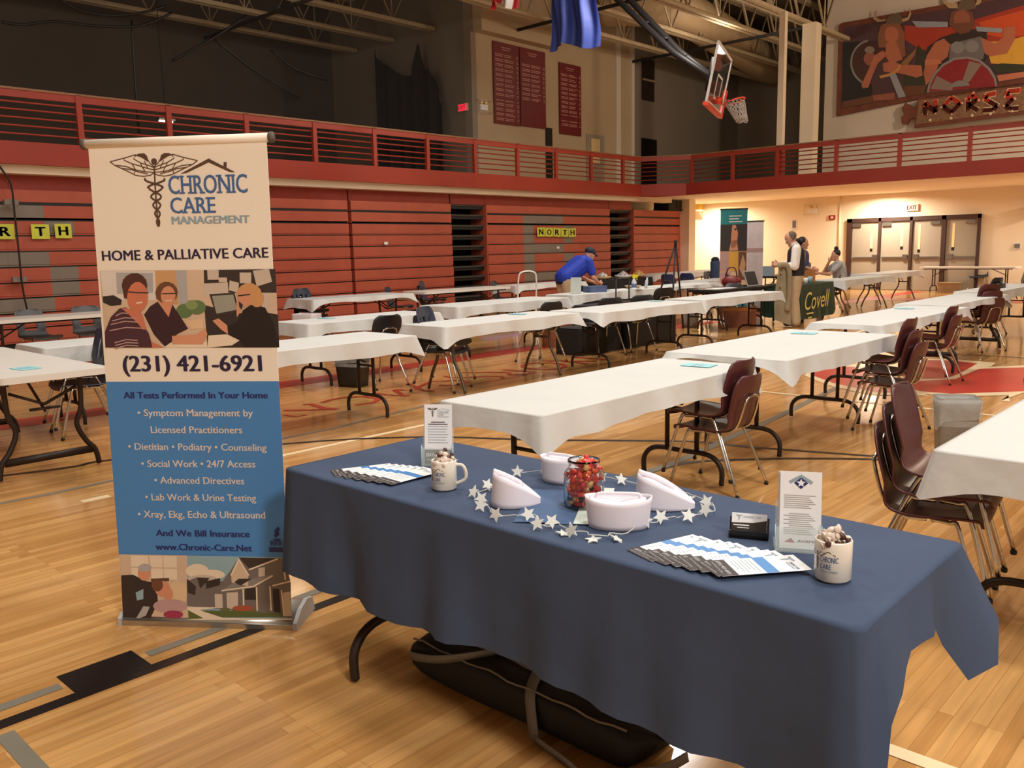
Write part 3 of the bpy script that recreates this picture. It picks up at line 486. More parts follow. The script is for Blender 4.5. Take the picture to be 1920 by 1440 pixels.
# mural
mr_ = thing('wall_mural', 'big painted wooden mural of two horned helmet warriors at sunset', 'mural', (0, 27.86, 0))
fy = lambda a, b_, h: (a, h, b_)
MB().m('carvedwood').prism([(-11.63,5.47),(-11.65,8.21),(-11.56,8.27),(-8.57,8.23),(-6.56,8.19),(-4.77,8.17),(-4.6,5.79),(-6.4,5.74),(-9.13,5.68)], fy, -.08, .03).build('frame', mr_)
_q = 0
mb = MB().m('p_m_sky').flat([(-11.48,5.68),(-11.51,8.07),(-11.45,8.11),(-8.57,8.1),(-6.55,8.07),(-4.87,8.07),(-4.72,5.95),(-6.41,5.86),(-9.14,5.81)], lambda a, b_, h: (a, -.083, b_))
for e in [('m_red',1,[(-9.64,7.84),(-8.46,7.57),(-6.53,7.8),(-4.85,7.77),(-4.76,6.56),(-7.35,6.62),(-9.15,7.08),(-9.65,7.45)]),
('m_or',2,[(-7.61,7.56),(-6.52,7.67),(-4.84,7.57),(-4.79,6.86),(-7.03,7.05),(-7.54,7.25)]),
('m_yel',3,[(-7.43,7.01),(-6.89,6.92),(-6.48,6.98),(-4.79,6.96),(-4.74,6.2),(-6.48,6.22),(-7.24,6.39)]),
('m_black',2,[(-11.49,7.67),(-10.93,7.61),(-10.37,7.28),(-10.42,6.41),(-10.56,5.95),(-11.45,5.71)]),
('m_tree',3,[(-9.24,6.7),(-9.24,7.24),(-8.97,6.88),(-8.92,5.85),(-9.58,5.94),(-9.57,6.34)]),
('m_tree',4,[(-7.24,6.33),(-6.98,6.35),(-6.43,6.24),(-4.74,6.25),(-4.72,5.95),(-7.09,6.1)]),
('m_pink',3,[(-7.07,6.04),(-4.73,6.05),(-4.72,5.96),(-7.01,5.87)]),
('m_brown',3,[(-11.46,5.69),(-11.42,5.89),(-10.49,5.95),(-9.5,6.1),(-8.95,6.03),(-9,5.81)]),
('m_steel',5,[(-10.72,6.32),(-10.79,6.36),(-10.85,6.4),(-10.91,6.45),(-10.96,6.5),(-11.02,6.56),(-11.06,6.62),(-11.1,6.68),(-11.13,6.75),(-11.16,6.82),(-11.18,6.89),(-11.2,6.96),(-11.2,7.03),(-11.2,7.1),(-11.19,7.17),(-11.18,7.23),(-11.15,7.3),(-11.12,7.35),(-11.09,7.41),(-11.05,7.45),(-11,7.49),(-10.95,7.53),(-10.89,7.56),(-10.83,7.58),(-10.77,7.59),(-10.71,7.6)],0.06),
('m_maroon',4,[(-9.91,6.83),(-9.93,6.64),(-10.01,6.47),(-10.14,6.35),(-10.31,6.28),(-10.51,6.27),(-10.71,6.33),(-10.89,6.45),(-11.04,6.62),(-11.15,6.82),(-11.19,7.03),(-11.16,7.23),(-11.08,7.39),(-10.94,7.52),(-10.76,7.58),(-10.56,7.58),(-10.37,7.51),(-10.19,7.39),(-10.04,7.22),(-9.95,7.03)]),
('m_skin2',5,[(-10.45,7.03),(-10.46,6.94),(-10.51,6.88),(-10.58,6.85),(-10.67,6.86),(-10.74,6.92),(-10.8,7),(-10.82,7.09),(-10.8,7.18),(-10.75,7.24),(-10.68,7.27),(-10.6,7.25),(-10.53,7.2),(-10.47,7.12)]),
('m_grey',6,[(-10.49,7.29),(-10.51,7.24),(-10.55,7.21),(-10.61,7.2),(-10.67,7.22),(-10.74,7.25),(-10.78,7.29),(-10.8,7.34),(-10.78,7.38),(-10.74,7.41),(-10.68,7.42),(-10.61,7.41),(-10.55,7.38),(-10.51,7.33)]),
('m_purple',5,[(-10.6,6.91),(-10.12,7.07),(-9.7,6.77),(-9.56,6.29),(-9.6,5.86),(-10.5,6.01)]),
('m_tan',4,[(-9.7,6.77),(-9.26,7.15),(-9.31,6.94),(-9.52,6.68)]),
('m_hair',6,[(-10.34,7.97),(-10.17,8.01),(-9.79,7.94),(-9.64,7.65),(-9.57,6.98),(-9.74,6.89),(-10.14,7.3),(-10.37,7.34),(-10.42,7.67)]),
('m_skin',7,[(-9.8,7.62),(-9.81,7.5),(-9.87,7.42),(-9.95,7.38),(-10.04,7.4),(-10.12,7.47),(-10.19,7.57),(-10.21,7.69),(-10.2,7.8),(-10.14,7.88),(-10.06,7.92),(-9.97,7.9),(-9.89,7.84),(-9.82,7.73)]),
('m_skin',6,[(-10.14,7.42),(-9.85,7.4),(-9.65,6.88),(-10,6.81),(-10.18,7.08)]),
('m_hair',8,[(-10.25,7.84),(-10.02,7.89),(-9.78,7.75),(-9.78,7.84),(-10.05,7.96),(-10.22,7.96)]),
('m_helm',8,[(-10.2,8.08),(-10.06,8.26),(-9.8,8.21),(-9.7,8.03),(-9.71,7.91),(-10.17,7.98)]),
('m_horn',8,[(-10.21,8.08),(-10.44,8.08),(-10.58,8.2),(-10.54,8.41),(-10.47,8.43),(-10.49,8.23),(-10.35,8.13),(-10.2,8.13)]),
('m_horn',8,[(-9.72,8.03),(-9.56,8.06),(-9.51,8.19),(-9.55,8.32),(-9.49,8.27),(-9.46,8.12),(-9.53,7.97),(-9.7,7.95)]),
('m_skin',8,[(-10.49,7.12),(-10.25,7.23),(-10.1,7.09),(-10.38,6.87),(-10.52,6.54),(-10.63,6.2),(-10.81,6.2),(-10.85,6.32),(-10.68,6.68)]),
('m_skin',8,[(-10.23,6.85),(-9.94,6.89),(-9.7,6.74),(-9.1,6.62),(-9.05,6.33),(-9.22,6.29),(-9.69,6.48),(-9.98,6.55),(-10.19,6.61)]),
('m_gold',9,[(-10.32,6.5),(-10.27,6.42),(-9.92,6.45),(-9.72,6.6),(-9.69,6.74),(-9.73,6.73),(-9.81,6.61),(-10.01,6.53)]),
('m_blade',9,[(-10.01,6.47),(-9.83,6.5),(-9.5,5.79),(-9.71,5.77)]),
('m_skin2',6,[(-10.49,5.95),(-9.84,5.95),(-9.83,5.74),(-10.46,5.79)]),
('m_cape',4,[(-8.92,5.91),(-8.98,7.11),(-8.61,7.32),(-7.94,7.43),(-7.4,7.33),(-7.35,6.51),(-8.29,6.38)]),
('m_skin',5,[(-8.97,6.88),(-8.76,7.21),(-8.52,7.28),(-8.35,7.09),(-8.39,6.76),(-8.62,6.6),(-8.72,6.28),(-8.95,6.03),(-9.03,6.38)]),
('m_pink',6,[(-9.01,6.77),(-8.63,6.74),(-8.54,6.59),(-9.01,6.59)]),
('m_armor',5,[(-8.35,7.09),(-7.98,7.13),(-7.54,7.17),(-7.42,6.79),(-7.45,6.53),(-8.35,6.64)]),
('m_steel',6,[(-7.94,6.94),(-7.96,6.87),(-8.01,6.82),(-8.08,6.8),(-8.16,6.81),(-8.24,6.86),(-8.3,6.92),(-8.32,7),(-8.3,7.07),(-8.25,7.12),(-8.18,7.14),(-8.1,7.12),(-8.02,7.08),(-7.97,7.01)]),
('m_steel',6,[(-7.58,6.9),(-7.59,6.83),(-7.64,6.78),(-7.71,6.76),(-7.79,6.78),(-7.87,6.82),(-7.92,6.89),(-7.94,6.96),(-7.93,7.03),(-7.88,7.08),(-7.81,7.1),(-7.73,7.09),(-7.65,7.04),(-7.6,6.98)]),
('m_skin',5,[(-7.54,7.14),(-7.17,6.91),(-6.98,7.04),(-6.97,7.3),(-6.69,7.28),(-6.67,6.94),(-6.85,6.59),(-7.25,6.58),(-7.41,6.68)]),
('m_hair2',6,[(-8.41,7.65),(-8.37,7.97),(-8.11,8.03),(-7.79,7.86),(-7.71,7.49),(-7.86,7.33),(-8.12,7.35)]),
('m_skin2',7,[(-7.84,7.68),(-7.86,7.57),(-7.91,7.49),(-8,7.46),(-8.1,7.47),(-8.2,7.54),(-8.26,7.64),(-8.29,7.76),(-8.28,7.87),(-8.22,7.95),(-8.13,7.98),(-8.03,7.97),(-7.94,7.9),(-7.87,7.8)]),
('m_hair2',8,[(-8.27,7.65),(-7.85,7.6),(-7.89,7.33),(-8.1,7.32)]),
('m_helm',8,[(-8.21,8.02),(-8.15,8.22),(-7.94,8.29),(-7.75,8.15),(-7.71,7.95),(-7.95,7.94)]),
('m_horn',8,[(-8.19,8.04),(-8.43,8.09),(-8.6,8.29),(-8.59,8.48),(-8.49,8.43),(-8.47,8.26),(-8.2,8.18)]),
('m_horn',8,[(-7.74,8.01),(-7.59,8.06),(-7.55,8.27),(-7.66,8.31),(-7.7,8.14)]),
('m_blade',6,[(-9.44,7.93),(-8.44,7.72),(-8.43,7.58),(-9.29,7.72)]),
('m_blade',6,[(-7.69,7.46),(-6.99,7.28),(-7.03,7.17),(-7.65,7.32)]),
('m_shieldrim',7,[(-8.92,5.82),(-8.88,6.05),(-8.75,6.34),(-8.51,6.58),(-8.2,6.7),(-7.85,6.67),(-7.53,6.54),(-7.26,6.28),(-7.09,5.99),(-7.04,5.74)]),
('m_shield',8,[(-8.85,5.83),(-8.81,6.04),(-8.69,6.3),(-8.48,6.51),(-8.19,6.63),(-7.87,6.62),(-7.55,6.48),(-7.31,6.24),(-7.14,5.97),(-7.09,5.74)]),
('m_grey',9,[(-7.8,6.54),(-7.47,6.4),(-7.78,5.95),(-7.95,6.03)]),
('m_grey',9,[(-8.66,6.26),(-8.18,5.95),(-8.23,5.79),(-8.81,5.91)]),
('m_steel',10,[(-8.23,5.88),(-8.23,5.94),(-8.2,5.99),(-8.15,6.02),(-8.07,6.04),(-7.99,6.03),(-7.91,6.01),(-7.83,5.97),(-7.78,5.92),(-7.75,5.86)])]:
    mb.m('p_'+e[0]); _q += 1; f = (lambda a, b_, h, l=e[1], q=_q: (a, -.086-.004*l-.0004*(q % 9), b_))
    if len(e) == 4: mb.ribbon(e[2], e[3], f)
    else: mb.flat(e[2], f)
mb.build('painting', mr_)
ns = thing('carved_sign', 'carved wooden sign reading NORSE under the mural', 'sign', (0, 27.76, 0))
MB().m('carvedwood').prism([(-9.12,5.65),(-6.4,5.67),(-4.82,5.7),(-4.76,4.94),(-6.35,4.89),(-9.18,4.83)], fy, -.16, .0).prism([(-9.57,5.42),(-9.47,5.59),(-9.2,5.4),(-9.11,5.53),(-9.08,5.13),(-9.33,5.1),(-9.4,4.96),(-9.54,4.98),(-9.57,5.18),(-9.49,5.26)], fy, -.15, .0).build('board', ns)
SG = [(-9.12,5.65),(-6.4,5.67),(-4.82,5.7),(-4.76,4.94),(-6.35,4.89),(-9.18,4.83)]
MB().m('signwood').prism([(SG[0][0]+.04, SG[0][1]-.05), (SG[1][0], SG[1][1]-.05), (SG[2][0]-.03, SG[2][1]-.05), (SG[3][0]-.03, SG[3][1]+.09), (SG[4][0], SG[4][1]+.09), (SG[5][0]+.06, SG[5][1]+.09)], fy, -.18, -.15).build('face', ns)
for pts in [[(-8.87,5.16),(-8.89,5.51),(-8.58,5.21),(-8.6,5.56)],[(-8.17,5.56),(-7.92,5.37),(-8.14,5.15),(-8.38,5.33),(-8.17,5.56)],[(-7.71,5.15),(-7.73,5.47),(-7.6,5.58),(-7.48,5.41),(-7.69,5.3),(-7.45,5.12)],[(-7.01,5.53),(-7.26,5.51),(-7.3,5.42),(-6.96,5.18),(-7.06,5.09),(-7.32,5.1)],[(-6.41,5.53),(-6.71,5.54),(-6.75,5.43),(-6.57,5.32),(-6.75,5.16),(-6.63,5.06),(-6.43,5.06)]]:
    mb = MB().m('p_s_edge').ribbon(pts, .17, lambda a, b_, h: (a, -.2, b_)); fine = []
    for (a, b_), (c, d) in zip(pts, pts[1:]): fine += [(a+(c-a)*i/8, b_+(d-b_)*i/8) for i in range(8)]
    fine.append(pts[-1]); zm = sum(p[1] for p in fine)/len(fine)+.02
    for p, q in zip(fine, fine[1:]):
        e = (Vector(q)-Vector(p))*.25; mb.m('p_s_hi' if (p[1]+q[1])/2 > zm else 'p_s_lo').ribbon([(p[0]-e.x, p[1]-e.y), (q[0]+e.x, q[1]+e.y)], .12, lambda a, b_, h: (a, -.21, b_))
    mb.build('letter', ns)
for a, b_ in [(-8.73,5),(-8.16,4.99),(-7.6,5),(-7.13,4.99),(-6.58,5)]: MB().m('p_s_edge', True).ell((a, -.19, b_), (.045, .03, .045), 10, 6).build('bolt', ns)

r = thing('high_bay_lamp', 'high bay roof lamp with a wide shallow reflector', 'lamp', (-3.2, 17.5, 8.3))
MB().m('steel', True).lathe([(.4, -.075), (.4, -.06), (.36, .06), (.1, .16), (.1, .3), (0, .3)], 32).build('reflector', r)
MB().m('darksteel', True).tube([(0, 0, .3), (0, 0, 1.3)], .02, 6).build('hanger', r)
# ================================================================ TABLES
def add_legs(root, L, kind, z=.715):
    """two folding leg frames at the ends of a table lying along local x"""
    lm = 'leg_dark' if kind != 'splay' else 'leg_grey'
    for sx in (-1, 1):
        X = sx*(L/2-.3); mb = MB().m(lm, True)
        if kind == 'arch':
            for y in (-.11, .11): mb.tube([(X, y, .19), (X, y, z)], .016, 8)
            mb.tube(smoothpath([(X, -.29, .012), (X, -.285, .12), (X, -.2, .19), (X, 0, .195), (X, .2, .19), (X, .285, .12), (X, .29, .012)], 5), .017, 8)
        elif kind == 'splay':
            for s in (-1, 1): mb.tube(smoothpath([(X, .14*s, z), (X, .12*s, .5), (X, .13*s, .36), (X, .22*s, .2), (X, .29*s, .012)], 4), .016, 8)
            mb.tube([(X, -.12, .46), (X, .12, .46)], .013, 6)
        else:
            for s in (-1, 1): mb.tube(smoothpath([(X, .25*s, z), (X, .24*s, .45), (X, .2*s, .33), (X, .25*s, .2), (X, .31*s, .12), (X, .33*s, .012)], 4), .019, 8)
            mb.box(X-.012, X+.012, -.29, .29, .1, .15).tube([(X, -.22, z-.1), (X, 0, .5), (X, .22, z-.1)], .012, 6)
        mb.build('leg', root)
        MB().m(lm, True).tube([(X, 0, .45 if kind != 'arch' else .5), (X-sx*.42, 0, z)], .011, 6).tube([(X-.0, -.1, .47), (X, .1, .47)], .011, 6).build('brace', root)
def rounded(x0, x1, y0, y1, r, n=5):
    P = []
    for cx, cy, a in ((x1-r, y1-r, 0), (x0+r, y1-r, PI/2), (x0+r, y0+r, PI), (x1-r, y0+r, 1.5*PI)):
        for i in range(n+1): t = a+PI/2*i/n; P.append((cx+r*cos(t), cy+r*sin(t)))
    return P
def table(label, x0, x1, y0, y1, kind='arch', bare=False, top='plastic_white', H=.735, group='folding tables'):
    along_y = (y1-y0) > (x1-x0); L = max(x1-x0, y1-y0); W = min(x1-x0, y1-y0)
    r = thing('folding_table', label, 'table', ((x0+x1)/2, (y0+y1)/2, 0), PI/2 if along_y else 0, group)
    MB().m(top).prism(rounded(-L/2, L/2, -W/2, W/2, .05), XY, H-.045, H).build('tabletop', r)
    MB().m('leg_dark').box(-L/2+.1, L/2-.1, -W/2+.06, -W/2+.09, H-.07, H-.045).box(-L/2+.1, L/2-.1, W/2-.09, W/2-.06, H-.07, H-.045).build('apron_rail', r)
    add_legs(r, L, kind, H-.045); return r
def cloth(label, x0, x1, y0, y1, drops=(.2, .2, .2, .2), mname='cloth_white', z=.741, seed=0, corner=.07, flare=.022, custom=None, group='white tablecloths', name='tablecloth', wav=.012):
    """drops: -x, +x, -y, +y sides"""
    rn = random.Random(seed); e = .006; x0 -= e; x1 += e; y0 -= e; y1 += e; P = []; r = .018
    def side(a, b_, n, nrm, d):
        ln = (Vector(b_)-Vector(a)).length; k = max(6, int(ln/.05))
        for i in range(k+1):
            f = i/k; p = Vector(a).lerp(Vector(b_), f); dist = min(f, 1-f)*ln
            c = max(0, 1-dist/.22)**2; s_ = -1 if f < .5 else 1
            tdir = (Vector(b_)-Vector(a)).normalized()
            P.append((p, (Vector(nrm)+tdir*s_*c*.9), d, c, f))
    side((x0+r, y0), (x1-r, y0), 0, (0, -1), drops[2]); side((x1, y0+r), (x1, y1-r), 0, (1, 0), drops[1])
    side((x1-r, y1), (x0+r, y1), 0, (0, 1), drops[3]); side((x0, y1-r), (x0, y0+r), 0, (-1, 0), drops[0])
    n = len(P); ph = [rn.uniform(0, 6) for _ in range(6)]; D = [p[2] for p in P]
    for _ in range(3): D = [(D[i-1]+D[i]*2+D[(i+1) % n])/4 for i in range(n)]
    VV = [0, .025, .06, .14, .26, .4, .55, .7, .85, 1] if not custom else [0, .012, .03, .07, .15, .25, .37, .5, .62, .75, .88, 1]; rows = len(VV); cx, cy = (x0+x1)/2, (y0+y1)/2; vs = []; fs = []
    for i, (p, nr, d, c, f) in enumerate(P):
        q = Vector((cx+(p.x-cx)*(1-.02/max(.1, abs(p.x-cx))), cy+(p.y-cy)*(1-.02/max(.1, abs(p.y-cy))))); vs.append((q.x, q.y, z))
    for k in range(rows):
        v = VV[k]
        for i, (p, nr, d, c, f) in enumerate(P):
            s_ = i*.05; wv = wav*(sin(s_*9+ph[0])+.7*sin(s_*21+ph[1]))*v; dd = D[i]+corner*c+.012*sin(s_*5+ph[2])
            if custom: dd, ex = custom(p, nr, dd, c, v)
            else: ex = 0
            out = flare*v*(1+1.6*c)+wv+ex; zz = z-.004-dd*v-(0 if k else -.002)
            vs.append((p.x+nr.x*out, p.y+nr.y*out, zz))
    fs.append(tuple(range(n)))
    for k in range(rows):
        for i in range(n): fs.append((k*n+i, k*n+(i+1) % n, (k+1)*n+(i+1) % n, (k+1)*n+i)[::-1])
    mb = MB().m(mname); mb.s = True; mb.add(vs, fs); mb.sm[0] = False
    return tag(mb.build(name), label, 'tablecloth', group)
TB = [ # name, x0,x1,y0,y1, kind, drops
 ('nearest long row table behind the blue table', -3.25, -2.56, 2.93, 5.0, 'arch', (.19, .19, .17, .15), 'A1'),
 ('second table of the right hand row', -3.43, -2.5, 5.32, 7.35, 'arch', (.05, .2, .05, .2), 'A2'),
 ('third table of the right hand row', -3.55, -2.88, 8.05, 10.75, 'arch', (.05, .14, .05, .2), 'A3'),
 ('fourth table of the right hand row', -3.76, -3.12, 10.95, 13.5, 'curve', (.08, .12, .08, .25), 'A4'),
 ('fifth table of the right hand row', -3.95, -3.4, 13.95, 16.8, 'arch', (.12, .22, .12, .2), 'A5'),
 ('table at the right edge of the view', -.97, -.2, 3.3, 5.74, 'arch', (.17, .2, .21, .2), 'Z1'),
 ('table directly right of the standing banner', -6.78, -6.0, 3.1, 5.15, 'arch', (.2, .21, .2, .2), 'B0'),
 ('table with a navy chair stack at its near end', -7.08, -6.4, 5.88, 8.05, 'splay', (.2, .2, .22, .1), 'B1'),
 ('table in front of the black cases', -6.95, -6.15, 8.15, 10.42, 'arch', (.1, .2, .12, .12), 'B2'),
 ('table in front of the teal banner and the standing man', -6.95, -6.3, 10.75, 13.2, 'arch', (.12, .18, .18, .2), 'B3'),
 ('small table left of the standing banner', -8.72, -8.02, 2.65, 4.9, 'arch', (.2, .22, .22, .2), 'C0'),
 ('table behind the single black chair', -8.74, -8.03, 5.35, 7.3, 'arch', (.2, .2, .22, .2), 'C1'),
 ('middle table in front of the first black aisle', -9.35, -8.55, 8.1, 10.5, 'arch', (.2, .2, .24, .1), 'C2'),
 ('table the man in blue leans over', -9.5, -8.9, 11.05, 13.6, 'arch', (.12, .2, .14, .2), 'C3'),
 ('table behind the tall easel', -9.62, -8.95, 13.75, 15.9, 'curve', (.05, .1, .06, .1), 'C4'),
 ('table by the bleachers right of the gap', -13.05, -12.25, 8.28, 10.48, 'curve', (.1, .12, .24, .2), 'D1'),
 ('table behind the folding step stool', -13.06, -12.4, 13.5, 15.85, 'arch', (.1, .15, .22, .1), 'D3'),
 ('far left back table near the bleacher end', -14.1, -13.2, 19.9, 23.6, 'arch', (.1, .2, .2, .2), 'D5'),
 ('far back table below the bright wall', -14.4, -13.65, 24.0, 26.6, 'arch', (.2, .3, .3, .2), 'D6'),
 ('short table between the easel and the teal banner', -10.3, -9.6, 16.4, 18.6, 'splay', (.1, .2, .15, .1), 'E1'),
 ('table right of the seated person', -7.66, -7.02, 17.5, 20.3, 'splay', (.1, .2, .2, .1), 'F1'),
 ('table in front of the double doors', -8.2, -7.5, 20.75, 23.7, 'splay', (.1, .2, .15, .2), 'F2'),
]
for i, (lab, x0, x1, y0, y1, kind, dr, key) in enumerate(TB):
    table('legs and top of the '+lab, x0, x1, y0, y1, kind)
    cloth('white cloth over the '+lab, x0, x1, y0, y1, [q*(.62 if q < .26 else .8) for q in dr], seed=i)
table('bare white table at the left edge in front of the navy chairs', -8.5, -6.16, 1.74, 2.46, 'curve', H=.745)
table('bare white table at far left below the grey letter blocks', -12.95, -12.25, 3.3, 5.75, 'curve', H=.745)
table('bare white table in front of the first black aisle', -12.95, -12.25, 10.78, 13.15, 'curve', H=.745)
table('bare white table standing sideways by the double doors', -8.5, -6.0, 26.6, 27.3, 'arch', H=.745)
table('table hidden by the black cloth', -13.1, -12.4, 16.3, 18.6, 'arch')
cloth('black cloth on the table with bowls by the bleachers', -13.1, -12.4, 16.3, 18.6, (.5, .55, .55, .5), 'cloth_black', seed=40, group='dark tablecloths')
table('table under the green lettered cover', -7.75, -7.05, 15.45, 17.0, 'arch')
cloth('green cover with yellow script on the table beside the standing man', -7.75, -7.05, 15.45, 17.0, (.4, .66, .62, .3), 'cloth_green', seed=41, group='dark tablecloths', corner=.02, flare=.02)
mb = MB().m('goldtext'); fn = lambda a, b_, h: (-7.0+.008*0-.0, a, b_)
fn = lambda a, b_, h: (-7.0+(.741-b_)*.03, a, b_)
text(mb, 'Covell', (15.56, .25), (16.62, .28), .33, lambda a, b_, h: (fn(a+(b_-.3)*.3, b_, h)), 0, .0)
for a, b_, w_ in ((15.66, .17, .3), (15.72, .09, .16)): mb.flat(rect(a, a+w_, b_, b_+.03), fn)
tag(mb.build('cover_lettering'), 'yellow script lettering on the green table cover', 'lettering')
table('dark table behind the standing man', -10.1, -9.4, 19.4, 21.6, 'arch', top='blackplastic')
table('dark table with papers and a maroon bag by the teal banner', -8.15, -7.45, 13.3, 15.2, 'arch', top='blackplastic')
# cyan cards on the tables
for i, (x, y, z, rz, l) in enumerate(((-2.84, 4.79, .745, .1, 'on the white table nearest the blue one'), (-3.15, 7.03, .745, .2, 'on the second table of the right hand row'), (-3.4, 10.2, .745, .2, 'on the third table of the right hand row'), (-6.6, 2.05, .747, .1, 'on the bare table at the left edge'), (-8.55, 5.95, .745, .2, 'on the table behind the single black chair'), (-8.5, 3.5, .745, .3, 'on the small table left of the banner'), (-6.75, 10.2, .745, .1, 'on the table in front of the black cases'), (-6.9, 7.5, .745, .1, 'on the table with the navy stack at its end'))):
    mb = MB().m('cyan_card').box(-.1, .1, -.07, .07, 0, .002).m('p_steel'); mb.box(-.03, -.01, -.05, .03, .002, .003).box(.01, .03, -.05, .03, .002, .003)
    tag(mb.build('table_card', loc=(x, y, z), rz=rz), 'pale cyan paper card lying '+l, 'card', 'cyan table cards')
# ================================================================ CHAIRS
CP = [(.236, .405, .185), (.232, .425, .2), (.212, .442, .212), (.12, .44, .22), (0, .43, .222), (-.1, .43, .218), (-.155, .445, .208), (-.188, .485, .198), (-.208, .55, .196), (-.226, .62, .202), (-.244, .69, .206), (-.258, .75, .198), (-.268, .79, .178), (-.273, .808, .15), (-.274, .815, .12)]
CPs = smoothpath([(a, c, b_) for a, b_, c in CP], 3)
def shellfn(u, v):
    k = v*(len(CPs)-1); i = min(int(k), len(CPs)-2); q = CPs[i].lerp(CPs[i+1], k-i); s_ = (u-.5)*2
    back = min(1, max(0, (q.z-.46)/.1)); c = s_*s_
    return (q.x+back*.035*c, q.y*s_, q.z+(1-back)*(.014*c-.004))
def chair(color, slots=True, K=1.0):
    r = thing('stacking_chair', 'x', 'chair')
    nv = 34
    sk = (lambda i, j: 24 <= j <= 26 and i in (3, 4, 5, 8, 9, 10)) if slots == 1 else (lambda i, j: 19 <= j <= 23 and i in (3, 6, 7, 10)) if slots == 2 else (lambda i, j: 18 <= j <= 23 and 4 <= i <= 9) if slots == 3 else None
    o = MB().m(color, True).grid(15, nv, shellfn, sk).build('seat_shell', r)
    md = o.modifiers.new('thickness', 'SOLIDIFY'); md.thickness = .009; md.offset = 0
    for s in (-1, 1):
        MB().m('chrome', True).tube(smoothpath([(.02, .15*s, .415), (.1, .17*s, .415), (.14, .18*s, .39), (.25, .225*s, .018)], 4), .0115, 8).m('black').lathe([(.014, 0), (.016, .012), (.013, .022)], 8, (.25, .225*s, 0)).build('leg', r)
        MB().m('chrome', True).tube(smoothpath([(.0, .15*s, .412), (-.08, .165*s, .412), (-.12, .175*s, .385), (-.27, .225*s, .018)], 4), .0115, 8).m('black').lathe([(.014, 0), (.016, .012), (.013, .022)], 8, (-.27, .225*s, 0)).build('leg', r)
    MB().m('chrome', True).tube(smoothpath([(-.06, .12, .41), (-.16, .115, .43), (-.21, .11, .49), (-.252, .1, .63), (-.258, .06, .665), (-.26, 0, .672), (-.258, -.06, .665), (-.252, -.1, .63), (-.21, -.11, .49), (-.16, -.115, .43), (-.06, -.12, .41)], 4), .0095, 8).build('back_brace', r)
    MB().m('chrome', True).tube([(.03, -.16, .412), (.03, .16, .412)], .01, 6).tube([(-.03, -.16, .41), (-.03, .16, .41)], .01, 6).build('seat_frame', r)
    if K != 1:
        for c in r.children: c.data.transform(Matrix.Scale(K, 4))
    return r
PC = {'maroon': chair('maroon', 0, .89), 'navy': chair('navy', 2), 'black': chair('blackplastic', 0), 'grey': chair('greychair', 3), 'blue': chair('bluechair', 0), 'dark': chair('navy', 3)}
USED = set()
ORD = ['bottom', 'second', 'third', 'top']
def stack(color, x, y, deg, n, where, cname=None, dz=.09, fwd=.045):
    a = math.radians(deg); cn = cname or {'maroon': 'maroon plastic', 'navy': 'navy blue plastic', 'black': 'black plastic', 'grey': 'grey plastic', 'blue': 'blue plastic', 'dark': 'navy plastic'}[color]
    for k in range(n):
        pos = 'lower' if n == 2 and k == 0 else 'upper' if n == 2 else ['bottom', 'middle', 'top'][k] if n == 3 else ''
        lab = ('%s %s chair of the stack %s' % (pos, cn, where)) if n > 1 else '%s chair %s' % (cn, where)
        put(PC[color], color in USED, (x+cos(a)*fwd*k, y+sin(a)*fwd*k, dz*k), a, lab, cn+' chairs'); USED.add(color)
stack('maroon', -2.66, 4.72, 182, 2, 'at the end of the nearest white table')
stack('maroon', -2.41, 7.03, 181, 3, 'beside the second table of the right row')
stack('maroon', -2.93, 9.78, 178, 2, 'beside the third table of the right row')
stack('maroon', -3.3, 12.95, 150, 3, 'beside the fourth table, seen from behind')
stack('maroon', -1.12, 6.45, 8, 2, 'cut off by the right edge of the view')
stack('maroon', -1.1, 3.78, 6, 3, 'pushed under the table at the right edge', fwd=.03, dz=.085)
stack('navy', -7.75, 2.85, 262, 2, 'behind the bare table at the left edge')
stack('grey', -12.98, 4.25, 10, 1, 'left one behind the bare table at far left'); stack('grey', -13.0, 4.95, 350, 1, 'right one behind the bare table at far left')
stack('navy', -12.85, 8.6, 8, 2, 'behind the table near the bleacher gap', 'dark blue')
stack('navy', -13.3, 11.0, 35, 1, 'left one standing sideways by the bleachers', 'slate blue'); stack('navy', -13.2, 11.75, 35, 2, 'standing sideways nearest the black aisle', 'slate blue')
stack('navy', -13.25, 13.95, 20, 1, 'at the near end of the table by the black aisle', 'midnight blue')
stack('black', -7.72, 6.02, 180, 1, 'seen from behind with a chrome back loop')
stack('navy', -6.92, 6.28, 22, 2, 'behind the table right of the banner')
stack('black', -7.55, 8.65, 175, 1, 'half hidden between the two middle rows')
stack('black', -7.35, 9.75, 160, 1, 'tucked left behind the table with black cases'); stack('black', -7.3, 10.45, 160, 1, 'tucked right behind the table with black cases')
stack('black', -8.2, 12.4, 160, 1, 'upright below the spray bottle table')
stack('blue', -11.8, 18.6, 90, 1, 'left one of the pair left of the easel leg'); stack('blue', -11.75, 19.4, 90, 1, 'right one of the pair left of the easel leg')
stack('maroon', -8.1, 13.9, 150, 1, 'alone behind the easel table', 'lone maroon'); stack('grey', -7.95, 14.3, 160, 1, 'beside the foot of the teal banner', 'dark grey')
stack('black', -7.25, 4.02, 55, 2, 'cut by the right edge of the standing banner', 'stacked black')
stack('dark', -7.2, 27.72, 270, 1, 'behind the far bare table by the doors')
stack('black', -5.0, 22, 200, 1, 'far away at the right edge', 'distant black')
stack('black', -3.85, 15.2, 170, 2, 'under the fifth table of the right row', 'dark stacked')
stack('navy', -8.95, 3.9, 250, 1, 'behind the small table left of the banner', 'dark navy')
stack('maroon', -7.75, 18.6, 200, 2, 'under the table right of the seated person', 'far maroon')
